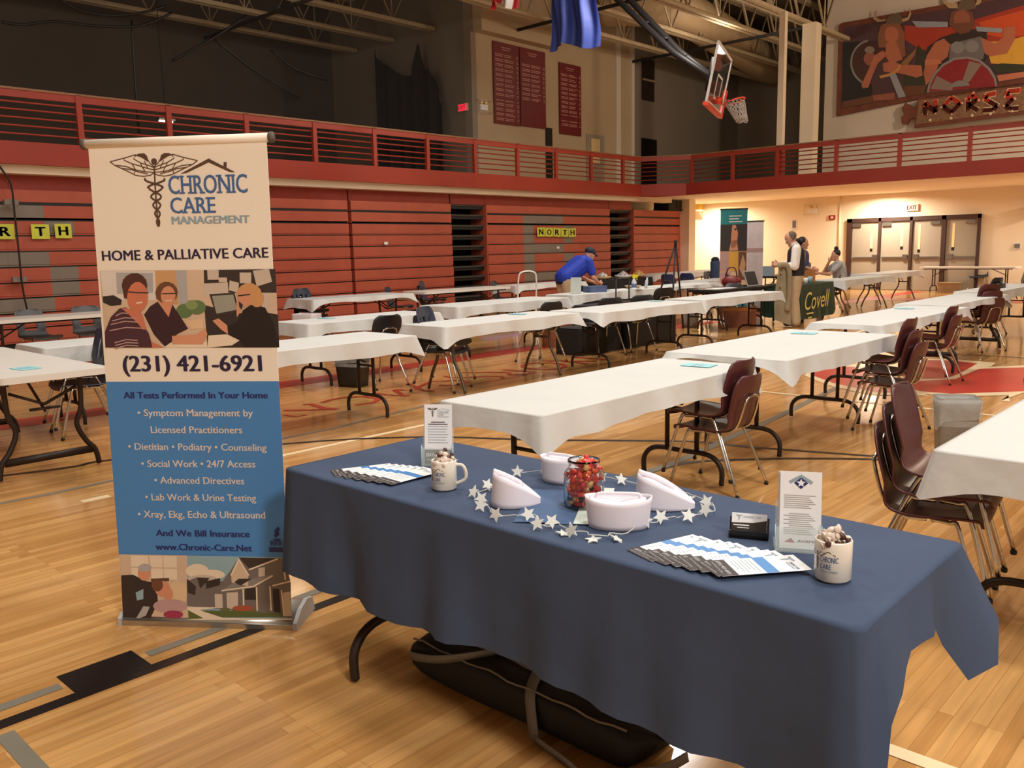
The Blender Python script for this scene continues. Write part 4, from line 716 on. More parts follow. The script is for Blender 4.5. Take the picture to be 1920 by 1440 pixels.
# ================================================================ BLUE TABLE
BX0, BX1, BY0, BY1 = -2.66, -.6, 1.64, 2.3
table('folding table under the dark blue cloth', BX0, BX1, BY0, BY1, 'arch')
def bluecustom(p, nr, d, c, v):
    ex = 0
    if nr.y < -.7: d = .39+.015*sin(p.x*5)-.10*max(0, min(1, (-2.3-p.x)/.35))*0; ex = .012*sin(p.x*17)*v+.01*sin(p.x*31+1)*v; d += .1*max(0, (p.x+.75)/.15)
    elif nr.x > .7:
        t = p.y; d = .135+.02*sin(t*9)+(.17*max(0, 1-abs(t-2.16)/.05) if t < 2.16 else .17-.05*min(1, (t-2.16)/.1)); ex = .012*sin(t*26)*v+(.02+.07*max(0, (t-2.1)/.2))*v
    if nr.y > .7 and p.x > -1: d = .2; ex = .05*c*v
    return d+(.16*c if (p.x > -1 and p.y < 1.9 and nr.y < -.7) else .1*c if (p.x > -1 and p.y < 1.9) else 0), ex
cloth('dark blue cloth over the nearest table', BX0, BX1, BY0, BY1, (.37, .2, .4, .35), 'cloth_blue', seed=3, custom=bluecustom, group='dark tablecloths', corner=0, flare=.008)
# ---- roll-up banner
ban = thing('banner_stand', 'tall roll-up banner in white and blue with CHRONIC CARE MANAGEMENT printing', 'banner', (-3.495, 1.348, 0), math.atan2(.592, .807))
SH = lambda z: 0
# local x along banner, local y = away from the viewer, z up
mb = MB().m('bannerwhite'); PW = lambda z: (.002+.041*z/1.93, .722+.026*z/1.93)
zs = [.03, .30, 1.017, 1.152, 1.45, 1.925]
for z0, z1, mn in zip(zs, zs[1:], ('p_paper', 'bannerblue', 'bannerwhite', 'bannerwhite', 'bannerwhite')):
    mb.m(mn); a, b_ = PW(z0); c, d = PW(z1); mb.add([(a, 0, z0), (b_, 0, z0), (d, 0, z1), (c, 0, z1), (a, .004, z0), (b_, .004, z0), (d, .004, z1), (c, .004, z1)], [(0, 1, 2, 3), (7, 6, 5, 4), (0, 3, 7, 4), (1, 5, 6, 2)])
pan = mb.build('banner_panel', ban)
_bq = [0]
def BF(l):
    _bq[0] += 1; q = _bq[0] % 9
    return lambda a, b_, h: (a, -.0008-.0004*l-.00004*q-.0003*h, b_)
art = MB()
for e in [('brown',1,[(0.314,1.857),(0.313,1.852),(0.309,1.847),(0.304,1.845),(0.299,1.845),(0.294,1.848),(0.292,1.852),(0.291,1.858),(0.292,1.863),(0.296,1.867),(0.301,1.869),(0.306,1.869),(0.311,1.866),(0.314,1.862)]),
('brown',1,[(0.226,1.881),(0.244,1.888),(0.264,1.889),(0.276,1.88),(0.281,1.857),(0.271,1.861),(0.26,1.87),(0.243,1.878)]),
('brown',1,[(0.381,1.878),(0.365,1.886),(0.346,1.887),(0.332,1.879),(0.324,1.856),(0.334,1.86),(0.347,1.868),(0.364,1.876)]),
('brown',1,[(0.126,1.862),(0.186,1.874),(0.232,1.885)],0.0035),
('brown',1,[(0.126,1.862),(0.144,1.848),(0.168,1.837),(0.196,1.824),(0.224,1.809),(0.254,1.804),(0.283,1.807),(0.301,1.817)],0.0035),
('brown',1,[(0.278,1.866),(0.285,1.852),(0.296,1.842),(0.303,1.837)],0.0035),
('brown',1,[(0.185,1.873),(0.183,1.866),(0.214,1.852),(0.247,1.842),(0.276,1.832),(0.3,1.827)],0.0035),
('brown',1,[(0.149,1.848),(0.188,1.843),(0.226,1.829),(0.26,1.821),(0.297,1.818)],0.0035),
('brown',1,[(0.231,1.881),(0.221,1.87),(0.248,1.854),(0.282,1.843),(0.3,1.835)],0.0035),
('brown',1,[(0.168,1.837),(0.207,1.831),(0.24,1.82),(0.274,1.812)],0.0035),
('brown',1,[(0.214,1.852),(0.226,1.829),(0.218,1.814)],0.0035),
('brown',1,[(0.248,1.854),(0.252,1.842),(0.263,1.822)],0.0035),
('brown',1,[(0.264,1.861),(0.276,1.832)],0.0035),
('brown',1,[(0.475,1.855),(0.419,1.869),(0.377,1.882)],0.0035),
('brown',1,[(0.475,1.855),(0.455,1.842),(0.43,1.832),(0.4,1.82),(0.37,1.807),(0.341,1.802),(0.312,1.807),(0.296,1.817)],0.0035),
('brown',1,[(0.328,1.865),(0.319,1.852),(0.306,1.842),(0.298,1.837)],0.0035),
('brown',1,[(0.42,1.868),(0.42,1.861),(0.388,1.849),(0.354,1.84),(0.324,1.831),(0.3,1.827)],0.0035),
('brown',1,[(0.45,1.842),(0.411,1.839),(0.372,1.827),(0.338,1.819),(0.301,1.818)],0.0035),
('brown',1,[(0.376,1.878),(0.384,1.867),(0.355,1.852),(0.32,1.842),(0.301,1.835)],0.0035),
('brown',1,[(0.43,1.832),(0.391,1.828),(0.357,1.818),(0.322,1.811)],0.0035),
('brown',1,[(0.388,1.849),(0.372,1.827),(0.378,1.811)],0.0035),
('brown',1,[(0.355,1.852),(0.349,1.84),(0.335,1.82)],0.0035),
('brown',1,[(0.341,1.86),(0.324,1.831)],0.0035),
('brown',1,[(0.302,1.838),(0.299,1.766),(0.298,1.684),(0.298,1.616)],0.006),
('brown',1,[(0.336,1.794),(0.339,1.791),(0.339,1.788),(0.335,1.785),(0.328,1.783),(0.319,1.78),(0.309,1.777),(0.298,1.774),(0.287,1.772),(0.279,1.769),(0.272,1.766),(0.268,1.763),(0.274,1.76),(0.275,1.757),(0.278,1.754),(0.284,1.751),(0.29,1.747),(0.297,1.744),(0.303,1.741),(0.309,1.738),(0.314,1.735),(0.318,1.731),(0.319,1.728),(0.319,1.725),(0.317,1.722),(0.314,1.719),(0.309,1.716),(0.304,1.714),(0.299,1.711),(0.294,1.708),(0.29,1.705),(0.287,1.702),(0.285,1.699),(0.284,1.696),(0.285,1.693),(0.287,1.69),(0.29,1.686),(0.294,1.683),(0.297,1.68),(0.301,1.677),(0.304,1.674),(0.307,1.671),(0.308,1.668),(0.309,1.665),(0.309,1.662),(0.308,1.659),(0.306,1.655),(0.304,1.652),(0.301,1.649),(0.299,1.646),(0.297,1.643),(0.295,1.64),(0.294,1.637),(0.294,1.634),(0.294,1.631),(0.294,1.628),(0.295,1.625),(0.296,1.622),(0.297,1.619),(0.298,1.616)],0.007),
('brown',1,[(0.263,1.797),(0.26,1.794),(0.26,1.791),(0.264,1.788),(0.271,1.784),(0.28,1.781),(0.29,1.778),(0.301,1.774),(0.311,1.771),(0.32,1.768),(0.327,1.765),(0.331,1.761),(0.325,1.759),(0.324,1.756),(0.32,1.753),(0.315,1.75),(0.309,1.747),(0.302,1.744),(0.295,1.741),(0.289,1.738),(0.284,1.735),(0.281,1.732),(0.279,1.729),(0.279,1.726),(0.281,1.723),(0.285,1.72),(0.289,1.717),(0.294,1.714),(0.3,1.711),(0.305,1.707),(0.309,1.704),(0.312,1.701),(0.314,1.698),(0.314,1.695),(0.313,1.692),(0.311,1.689),(0.308,1.686),(0.305,1.683),(0.301,1.68),(0.297,1.677),(0.294,1.674),(0.291,1.671),(0.29,1.668),(0.289,1.665),(0.289,1.662),(0.291,1.659),(0.292,1.656),(0.294,1.653),(0.297,1.65),(0.299,1.646),(0.301,1.643),(0.303,1.64),(0.304,1.637),(0.304,1.634),(0.304,1.631),(0.304,1.628),(0.303,1.625),(0.302,1.622),(0.301,1.619),(0.3,1.616)],0.007),
('brown',1,[(0.403,1.809),(0.519,1.861),(0.524,1.861),(0.525,1.847),(0.518,1.847),(0.428,1.811)]),
('brown',1,[(0.519,1.861),(0.62,1.808),(0.599,1.809),(0.518,1.847)]),
('brown',1,[(0.577,1.846),(0.589,1.846),(0.587,1.824),(0.575,1.83)]),
('cream2',1,[(0.042,1.453),(0.467,1.449),(0.459,1.15),(0.036,1.154)]),
('pale',2,[(0.046,1.452),(0.27,1.449),(0.263,1.337),(0.048,1.34)]),
('steel2',3,[(0.11,1.445),(0.26,1.44),(0.255,1.365),(0.106,1.363)]),
('dark',3,[(0.045,1.354),(0.091,1.358),(0.124,1.339),(0.118,1.32),(0.076,1.316),(0.045,1.33)]),
('tan',2,[(0.27,1.449),(0.355,1.448),(0.354,1.317),(0.269,1.327)]),
('steel2',2,[(0.355,1.448),(0.397,1.448),(0.392,1.302),(0.358,1.307)]),
('leaf',3,[(0.411,1.292),(0.407,1.28),(0.396,1.27),(0.382,1.265),(0.366,1.265),(0.353,1.271),(0.344,1.281),(0.342,1.293),(0.346,1.305),(0.357,1.315),(0.371,1.32),(0.387,1.32),(0.4,1.314),(0.409,1.305)]),
('leaf',4,[(0.464,1.306),(0.46,1.293),(0.449,1.284),(0.433,1.278),(0.417,1.279),(0.402,1.284),(0.393,1.294),(0.39,1.307),(0.395,1.319),(0.406,1.328),(0.421,1.334),(0.438,1.333),(0.452,1.328),(0.462,1.318)]),
('leaf2',5,[(0.433,1.315),(0.43,1.307),(0.423,1.301),(0.412,1.297),(0.401,1.298),(0.392,1.301),(0.385,1.308),(0.383,1.316),(0.387,1.324),(0.394,1.331),(0.404,1.334),(0.415,1.334),(0.425,1.33),(0.431,1.324)]),
('pot',5,[(0.373,1.255),(0.449,1.263),(0.446,1.226),(0.4,1.221)]),
('whitep',3,[(0.233,1.152),(0.296,1.169),(0.456,1.173),(0.458,1.15)]),
('plum2',4,[(0.21,1.281),(0.238,1.313),(0.27,1.33),(0.31,1.27),(0.329,1.319),(0.351,1.284),(0.386,1.224),(0.339,1.203),(0.316,1.175),(0.284,1.155),(0.243,1.204)]),
('hair2',5,[(0.356,1.364),(0.35,1.345),(0.336,1.331),(0.317,1.323),(0.296,1.323),(0.279,1.332),(0.267,1.347),(0.264,1.365),(0.271,1.383),(0.285,1.398),(0.304,1.406),(0.324,1.405),(0.342,1.397),(0.353,1.382)]),
('hair2',5,[(0.266,1.37),(0.293,1.365),(0.287,1.332),(0.267,1.341)]),
('face',6,[(0.346,1.352),(0.341,1.336),(0.332,1.323),(0.319,1.316),(0.306,1.316),(0.294,1.323),(0.287,1.336),(0.286,1.353),(0.29,1.369),(0.3,1.382),(0.312,1.389),(0.326,1.389),(0.337,1.381),(0.344,1.368)]),
('face',5,[(0.274,1.327),(0.31,1.27),(0.329,1.317),(0.325,1.336)]),
('dark',7,[(0.29,1.36),(0.345,1.361)],0.004),
('hand',5,[(0.318,1.197),(0.419,1.202),(0.456,1.226),(0.463,1.202),(0.441,1.163),(0.315,1.164)]),
('pale',8,[(0.303,1.334),(0.33,1.335)],0.004),
('plum',8,[(0.038,1.154),(0.042,1.216),(0.072,1.273),(0.111,1.306),(0.137,1.31),(0.201,1.243),(0.223,1.209),(0.236,1.152)]),
('rose',9,[(0.093,1.277),(0.12,1.289),(0.145,1.286)],0.004),
('rose',9,[(0.076,1.258),(0.13,1.27),(0.183,1.267)],0.004),
('rose',9,[(0.069,1.244),(0.129,1.256),(0.187,1.252)],0.004),
('rose',9,[(0.062,1.22),(0.132,1.232),(0.2,1.228)],0.004),
('rose',9,[(0.078,1.172),(0.127,1.184),(0.175,1.181)],0.004),
('rose',9,[(0.079,1.161),(0.129,1.173),(0.177,1.17)],0.004),
('rose',9,[(0.078,1.15),(0.128,1.162),(0.176,1.159)],0.004),
('face1',9,[(0.119,1.308),(0.145,1.286),(0.186,1.243),(0.2,1.223),(0.215,1.223),(0.205,1.281),(0.186,1.3)]),
('hair1',9,[(0.235,1.394),(0.228,1.373),(0.212,1.356),(0.19,1.347),(0.167,1.348),(0.146,1.357),(0.133,1.374),(0.13,1.395),(0.137,1.416),(0.153,1.432),(0.175,1.441),(0.199,1.441),(0.219,1.431),(0.232,1.414)]),
('hair1',9,[(0.132,1.391),(0.159,1.385),(0.15,1.343),(0.135,1.346)]),
('face1',10,[(0.234,1.349),(0.227,1.323),(0.213,1.303),(0.195,1.292),(0.176,1.292),(0.16,1.304),(0.15,1.324),(0.148,1.35),(0.155,1.376),(0.169,1.396),(0.187,1.407),(0.206,1.407),(0.222,1.395),(0.232,1.375)]),
('dark',11,[(0.155,1.37),(0.193,1.366),(0.237,1.365)],0.005),
('whitep',11,[(0.184,1.326),(0.209,1.329)],0.006),
('hair1',11,[(0.147,1.414),(0.179,1.432),(0.223,1.422),(0.232,1.405),(0.187,1.408),(0.155,1.39)]),
('face1',10,[(0.231,1.175),(0.284,1.153),(0.233,1.152)]),
('dark2',2,[(0.467,1.448),(0.752,1.447),(0.751,1.357),(0.463,1.362)]),
('paper',3,[(0.481,1.448),(0.527,1.447),(0.524,1.41),(0.48,1.411)]),
('paper',3,[(0.61,1.436),(0.656,1.435),(0.653,1.394),(0.608,1.396)]),
('paper',3,[(0.663,1.442),(0.727,1.448),(0.736,1.399),(0.674,1.382)]),
('paper',3,[(0.464,1.397),(0.56,1.4),(0.56,1.36),(0.461,1.348)]),
('paper',3,[(0.568,1.407),(0.604,1.397),(0.599,1.36),(0.562,1.37)]),
('paper',3,[(0.525,1.419),(0.558,1.418),(0.557,1.4),(0.524,1.401)]),
('cream2',2,[(0.463,1.362),(0.751,1.357),(0.749,1.274),(0.465,1.277)]),
('paper',4,[(0.692,1.358),(0.721,1.358),(0.717,1.298),(0.692,1.298)]),
('dark',3,[(0.458,1.315),(0.588,1.281),(0.701,1.284),(0.752,1.274),(0.748,1.148),(0.459,1.15)]),
('dark2',5,[(0.483,1.356),(0.584,1.36),(0.599,1.285),(0.504,1.271)]),
('screen',6,[(0.493,1.349),(0.579,1.353),(0.59,1.295),(0.506,1.281)]),
('whitep',5,[(0.459,1.15),(0.466,1.197),(0.543,1.201),(0.591,1.177),(0.559,1.158)]),
('black',6,[(0.748,1.149),(0.611,1.15),(0.591,1.177),(0.543,1.201),(0.55,1.234),(0.586,1.248),(0.614,1.294),(0.65,1.315),(0.702,1.302),(0.728,1.246)]),
('hair3',7,[(0.693,1.353),(0.686,1.334),(0.672,1.32),(0.651,1.312),(0.628,1.312),(0.609,1.321),(0.596,1.336),(0.592,1.354),(0.599,1.373),(0.614,1.387),(0.634,1.395),(0.657,1.395),(0.676,1.386),(0.689,1.371)]),
('hair3',7,[(0.701,1.335),(0.697,1.321),(0.689,1.31),(0.677,1.304),(0.664,1.304),(0.654,1.31),(0.647,1.322),(0.645,1.336),(0.649,1.35),(0.657,1.361),(0.669,1.367),(0.681,1.367),(0.692,1.361),(0.699,1.349)]),
('face',8,[(0.65,1.338),(0.646,1.324),(0.638,1.312),(0.627,1.306),(0.615,1.306),(0.604,1.312),(0.598,1.324),(0.596,1.339),(0.6,1.353),(0.608,1.365),(0.619,1.371),(0.631,1.371),(0.642,1.364),(0.648,1.353)]),
('dark',9,[(0.598,1.348),(0.647,1.353)],0.005),
('hand',8,[(0.589,1.323),(0.609,1.327),(0.609,1.294),(0.587,1.266)]),
('dark',9,[(0.599,1.327),(0.615,1.315),(0.61,1.294),(0.6,1.304)]),
('hand',8,[(0.488,1.254),(0.513,1.263),(0.546,1.236),(0.547,1.201),(0.52,1.22)]),
('cream2',1,[(0.015,0.303),(0.303,0.304),(0.288,0.028),(-0.001,0.022)]),
('whitep',2,[(0.06,0.299),(0.259,0.3),(0.253,0.199),(0.057,0.206)]),
('cream2',3,[(0.138,0.3),(0.14,0.202)],0.006),
('cream2',3,[(0.059,0.249),(0.256,0.249)],0.006),
('cream2',3,[(0.199,0.301),(0.195,0.201)],0.005),
('pot',3,[(0.295,0.146),(0.289,0.124),(0.273,0.106),(0.253,0.096),(0.23,0.096),(0.211,0.105),(0.199,0.122),(0.196,0.143),(0.203,0.165),(0.218,0.182),(0.239,0.192),(0.261,0.193),(0.28,0.184),(0.292,0.167)]),
('suit',4,[(0.011,0.213),(0.064,0.217),(0.117,0.19),(0.161,0.186),(0.161,0.098),(0.118,0.025),(0.001,0.022)]),
('face',5,[(0.142,0.227),(0.138,0.212),(0.129,0.2),(0.117,0.193),(0.104,0.193),(0.093,0.199),(0.086,0.211),(0.085,0.225),(0.089,0.24),(0.098,0.252),(0.11,0.259),(0.123,0.259),(0.134,0.253),(0.141,0.241)]),
('steel2',5,[(0.147,0.249),(0.143,0.241),(0.135,0.235),(0.123,0.231),(0.11,0.231),(0.099,0.234),(0.091,0.24),(0.089,0.247),(0.093,0.255),(0.101,0.261),(0.113,0.265),(0.126,0.265),(0.137,0.262),(0.145,0.256)]),
('sky2',5,[(0.068,0.14),(0.103,0.157),(0.099,0.113),(0.07,0.106)]),
('face',5,[(0.22,0.16),(0.215,0.145),(0.205,0.133),(0.191,0.126),(0.176,0.126),(0.163,0.132),(0.155,0.144),(0.153,0.158),(0.158,0.173),(0.168,0.185),(0.182,0.192),(0.197,0.193),(0.209,0.186),(0.218,0.175)]),
('hair2',5,[(0.19,0.176),(0.187,0.164),(0.179,0.154),(0.169,0.148),(0.158,0.148),(0.148,0.153),(0.142,0.163),(0.14,0.175),(0.144,0.187),(0.152,0.196),(0.162,0.202),(0.173,0.202),(0.183,0.197),(0.189,0.188)]),
('face',5,[(0.23,0.138),(0.227,0.126),(0.221,0.117),(0.212,0.111),(0.202,0.111),(0.194,0.116),(0.189,0.125),(0.188,0.137),(0.191,0.149),(0.198,0.159),(0.207,0.165),(0.216,0.165),(0.224,0.16),(0.229,0.15)]),
('rose',5,[(0.288,0.088),(0.279,0.074),(0.258,0.063),(0.227,0.056),(0.194,0.055),(0.164,0.06),(0.144,0.07),(0.138,0.083),(0.146,0.097),(0.168,0.108),(0.199,0.115),(0.232,0.116),(0.262,0.111),(0.282,0.101)]),
('pink',6,[(0.267,0.051),(0.262,0.043),(0.25,0.037),(0.232,0.033),(0.213,0.032),(0.195,0.035),(0.184,0.041),(0.18,0.048),(0.185,0.056),(0.198,0.063),(0.216,0.067),(0.235,0.067),(0.252,0.064),(0.263,0.059)]),
('steel2',5,[(0.096,0.082),(0.124,0.08),(0.103,0.041),(0.068,0.026),(0.057,0.025)]),
('brown',4,[(0.14,0.202),(0.218,0.207),(0.217,0.193),(0.139,0.186)]),
('sky2',1,[(0.301,0.304),(0.718,0.305),(0.731,0.042),(0.287,0.028)]),
('whitep',2,[(0.391,0.241),(0.385,0.228),(0.37,0.217),(0.35,0.211),(0.328,0.21),(0.309,0.215),(0.296,0.226),(0.292,0.239),(0.298,0.252),(0.313,0.262),(0.333,0.269),(0.355,0.269),(0.374,0.264),(0.387,0.254)]),
('whitep',2,[(0.46,0.226),(0.454,0.217),(0.437,0.209),(0.412,0.204),(0.385,0.203),(0.362,0.207),(0.346,0.214),(0.34,0.223),(0.347,0.233),(0.364,0.241),(0.389,0.246),(0.415,0.246),(0.439,0.243),(0.455,0.235)]),
('paper',2,[(0.426,0.204),(0.419,0.194),(0.4,0.186),(0.373,0.181),(0.344,0.18),(0.318,0.184),(0.3,0.191),(0.295,0.2),(0.302,0.21),(0.321,0.218),(0.348,0.223),(0.377,0.224),(0.403,0.22),(0.42,0.213)]),
('grey',3,[(0.447,0.199),(0.486,0.248),(0.523,0.301),(0.717,0.301),(0.733,0.2),(0.728,0.049),(0.449,0.079),(0.378,0.082),(0.285,0.088),(0.294,0.195),(0.337,0.212),(0.381,0.192)]),
('dark2',4,[(0.523,0.301),(0.686,0.3),(0.565,0.253)]),
('dark2',4,[(0.295,0.206),(0.331,0.174),(0.325,0.135),(0.293,0.146)]),
('dark2',4,[(0.339,0.212),(0.394,0.211),(0.349,0.164)]),
('grey2',4,[(0.496,0.195),(0.655,0.231),(0.576,0.18),(0.439,0.16)]),
('cream2',4,[(0.485,0.227),(0.522,0.292),(0.558,0.229),(0.554,0.18),(0.485,0.194)]),
('dark2',5,[(0.496,0.195),(0.516,0.211),(0.573,0.213),(0.522,0.182)]),
('paper',5,[(0.46,0.15),(0.509,0.154),(0.504,0.08),(0.457,0.082)]),
('paper',5,[(0.409,0.143),(0.442,0.144),(0.439,0.084),(0.406,0.083)]),
('dark',5,[(0.54,0.168),(0.586,0.175),(0.583,0.123),(0.537,0.122)]),
('dark',5,[(0.376,0.197),(0.438,0.212),(0.435,0.182),(0.374,0.164)]),
('whitep',6,[(0.52,0.298),(0.56,0.226)],0.006),
('whitep',6,[(0.562,0.25),(0.686,0.299)],0.006),
('whitep',6,[(0.439,0.158),(0.576,0.18),(0.66,0.228)],0.006),
('whitep',6,[(0.589,0.178),(0.585,0.077)],0.006),
('whitep',6,[(0.532,0.168),(0.529,0.086)],0.006),
('whitep',6,[(0.646,0.182),(0.644,0.079)],0.006),
('whitep',6,[(0.657,0.185),(0.733,0.206)],0.006),
('whitep',6,[(0.693,0.167),(0.697,0.058)],0.006),
('whitep',6,[(0.709,0.28),(0.712,0.211)],0.006),
('whitep',6,[(0.485,0.224),(0.522,0.292)],0.006),
('paper',5,[(0.603,0.257),(0.63,0.263),(0.627,0.225),(0.6,0.221)]),
('paper',5,[(0.698,0.156),(0.73,0.163),(0.729,0.059),(0.697,0.058)]),
('suit',5,[(0.656,0.172),(0.683,0.172),(0.684,0.069),(0.655,0.074)]),
('lawn',5,[(0.289,0.071),(0.353,0.037),(0.288,0.031)]),
('lawn',5,[(0.342,0.071),(0.46,0.073),(0.697,0.067),(0.696,0.052),(0.43,0.044)]),
('whitep',4,[(0.29,0.085),(0.428,0.086),(0.342,0.073),(0.435,0.042),(0.731,0.046),(0.731,0.042),(0.287,0.028)]),
('flower',6,[(0.572,0.088),(0.567,0.082),(0.554,0.078),(0.535,0.075),(0.515,0.074),(0.496,0.076),(0.484,0.08),(0.48,0.085),(0.485,0.09),(0.498,0.095),(0.516,0.098),(0.537,0.098),(0.555,0.097),(0.568,0.093)]),
('lawn2',6,[(0.471,0.079),(0.469,0.076),(0.462,0.073),(0.453,0.071),(0.444,0.071),(0.435,0.072),(0.429,0.075),(0.427,0.078),(0.43,0.081),(0.436,0.084),(0.445,0.086),(0.455,0.086),(0.463,0.085),(0.469,0.082)]),
('lawn2',5,[(0.585,0.078),(0.579,0.073),(0.564,0.068),(0.542,0.065),(0.518,0.064),(0.496,0.066),(0.481,0.07),(0.476,0.075),(0.482,0.08),(0.497,0.085),(0.519,0.088),(0.544,0.089),(0.565,0.087),(0.58,0.083)]),
('navy',2,[(0.677,0.413),(0.692,0.432),(0.702,0.427),(0.699,0.413),(0.682,0.402)]),
('navy',2,[(0.677,0.4),(0.696,0.411),(0.7,0.4),(0.686,0.387),(0.676,0.392)]),
('navy',2,[(0.669,0.381),(0.703,0.381),(0.696,0.373),(0.675,0.375)]),
('navy',2,[(0.652,0.346),(0.715,0.345),(0.714,0.326),(0.652,0.327)])]:
    art.m('p_'+e[0])
    if len(e) == 4: art.ribbon(e[2], e[3], BF(e[1]))
    else: art.flat(e[2], BF(e[1]))
art.build('printed_pictures', pan)
SERIF = ('CHRONIC', 'CARE')
for s, (p, q), h, cn, bo in [('All Tests Performed In Your Home',[(0.0943,0.95),(0.688,0.9494)],0.0257,'navy',0.045),
('\u2022 Symptom Management by',[(0.1465,0.879),(0.6234,0.8784)],0.0271,'pale',0.022),
('Licensed Practitioners',[(0.1962,0.8104),(0.5746,0.8108)],0.0273,'pale',0.022),
('\u2022 Dietitian \u2022 Podiatry \u2022 Counseling',[(0.0939,0.7416),(0.6689,0.7401)],0.0275,'pale',0.022),
('\u2022 Social Work \u2022 24/7 Access',[(0.1429,0.6715),(0.6187,0.6732)],0.0277,'pale',0.022),
('\u2022 Advanced Directives',[(0.1923,0.6039),(0.5675,0.6041)],0.0278,'pale',0.022),
('\u2022 Lab Work & Urine Testing',[(0.1473,0.5331),(0.6119,0.5347)],0.0280,'pale',0.022),
('\u2022 Xray, Ekg, Echo & Ultrasound',[(0.109,0.4609),(0.6451,0.4649)],0.0283,'pale',0.022),
('And We Bill Insurance',[(0.1792,0.3839),(0.574,0.3863)],0.0259,'navy',0.045),
('www.Chronic-Care.Net',[(0.1723,0.3255),(0.5798,0.3269)],0.0261,'navy',0.045),
('(231) 421-6921',[(0.1048,1.0579),(0.6707,1.0564)],0.0606,'ink',0.045),
('CHRONIC',[(0.3529,1.7353),(0.6627,1.7324)],0.0668,'blue',0.022),
('CARE',[(0.3539,1.6639),(0.532,1.6615)],0.0574,'blue',0.022),
('MANAGEMENT',[(0.3552,1.6226),(0.6618,1.6206)],0.0279,'steel',0.06),
('HOME & PALLIATIVE CARE',[(0.0592,1.491),(0.7268,1.4899)],0.0373,'ink',0.035),
('BBB',[(0.6603,0.3526),(0.708,0.3535)],0.0200,'navy',0.02)]:
    mb = MB().m('p_'+cn); text(mb, s, p, q, h, BF(2), 0, bo)
    if s in SERIF:
        L_ = q[0]-p[0]
        V, F = glyphs(s); x0 = min(v[0] for v in V); x1 = max(v[0] for v in V); k = L_/(x1-x0)
        bx = 0
        for ch, st in {'CHRONIC': [('H', 1), ('R', 2), ('N', 4), ('I', 5)], 'CARE': [('A', 1), ('R', 2), ('E', 3)]}[s]:
            cu = sorted(v[0] for v in V); pre = max(v[0] for v in glyphs(s[:st])[0]) if st else x0; cur = max(v[0] for v in glyphs(s[:st+1])[0])
            a = p[0]+(pre-x0)*k+.006; b_ = p[0]+(cur-x0)*k; sl = (q[1]-p[1])/L_
            for xx in ([a+.004, b_-.004] if ch in 'HNRA' else [(a+b_)/2] if ch == 'I' else [a+.003]):
                zb = p[1]+(xx-p[0])*sl
                mb.flat(rect(xx-.011, xx+.011, zb, zb+.006), BF(3))
                if ch in 'HNI' or (ch in 'RE' and xx < (a+b_)/2): mb.flat(rect(xx-.011, xx+.011, zb+h-.006, zb+h), BF(3))
    mb.build('printed_lettering', pan)
a, b_ = PW(1.93)
MB().m('bannerwhite', True).tube([(a-.012, .004, 1.93), (b_+.012, .004, 1.93)], .017, 12).build('top_rail', ban)
for x in (a-.018, b_+.018): MB().m('strap', True).tube([(x-.007, .004, 1.93), (x+.007, .004, 1.93)], .0205, 12).build('end_cap', ban)
MB().m('black').box(-.005, .735, .004, .02, .012, .03).m('steel').box(-.01, .745, -.012, .004, .0, .022).m('steel', True).prism([(-.004, .022), (.0, .045), (.05, .06), (.12, .075), (.17, .06), (.19, .0), (-.012, 0)], lambda p, q, h: (h, p, q), .0, .735).build('base_housing', ban)
for x0, x1 in ((-.016, 0), (.735, .752)): MB().m('p_steel2').prism([(-.016, 0), (-.014, .03), (.05, .068), (.12, .082), (.18, .066), (.2, 0)], lambda p, q, h: (h, p, q), x0, x1).build('base_end_cap', ban)
MB().m('steel', True).tube([(.37, .06, .06), (.38, .03, 1.9)], .008, 6).build('support_pole', ban)
# ---- duffel bag
bag = thing('duffel_bag', 'long black duffel bag with grey straps under the blue table', 'bag', (-1.78, 1.98, 0), 0)
BL, BW, BH = .5, .14, .15
def bagfn(u, v):
    t = (v-.5)*2; e = (1-abs(t)**14)**.3 if abs(t) < 1 else 0; ang = 2*PI*u
    sx = math.copysign(abs(cos(ang))**.45, cos(ang)); sz = math.copysign(abs(sin(ang))**.5, sin(ang))
    return (t*BL+.012*sin(ang*3+t*5), BW*(.25+.75*e)*sx*(1 if abs(t) < 1 else .0), max(.004, BH/2+BH/2*e*sz*(1-.06*sin(t*4))))
body = MB().m('bagblack', True).grid(36, 28, bagfn).build('bag_body', bag)
for yy, zz in ((-BW*.9, .139), (-BW*.3, .155)):
    MB().m('piping', True).tube([(-.46+i*.046, yy+.004*sin(i), zz+.004*sin(i*1.7)) for i in range(21)], .0035, 5).build('piping', bag)
def strapm(pts, wd):
    P = [Vector(p) for p in pts]; vs = []
    for p in P: vs += [p+Vector((0, 0, wd/2)), p-Vector((0, 0, wd/2))]
    return vs, [(2*i, 2*i+1, 2*i+3, 2*i+2) for i in range(len(P)-1)]
def vstrap(pts, dirs, wd, name):
    P = smoothpath(pts, 4); vs = []; n = len(P)
    for i, p in enumerate(P):
        d = Vector(dirs[0]).lerp(Vector(dirs[1]), i/(n-1)).normalized()*wd/2; vs += [p+d, p-d]
    o = MB().m('greystrap', True).add(vs, [(2*i, 2*i+1, 2*i+3, 2*i+2) for i in range(n-1)]).build(name, bag)
    md = o.modifiers.new('thickness', 'SOLIDIFY'); md.thickness = .004
vstrap([(-.5, -.1, .07), (-.44, -.155, .09), (-.3, -.165, .125), (-.18, -.12, .158), (-.1, -.02, .17)], ((.2, 0, 1), (0, -.6, .8)), .035, 'carry_strap')
vstrap([(.06, -.04, .165), (.1, -.13, .14), (.13, -.16, .07), (.15, -.17, .012)], ((1, 0, 0), (1, 0, .2)), .04, 'carry_strap')
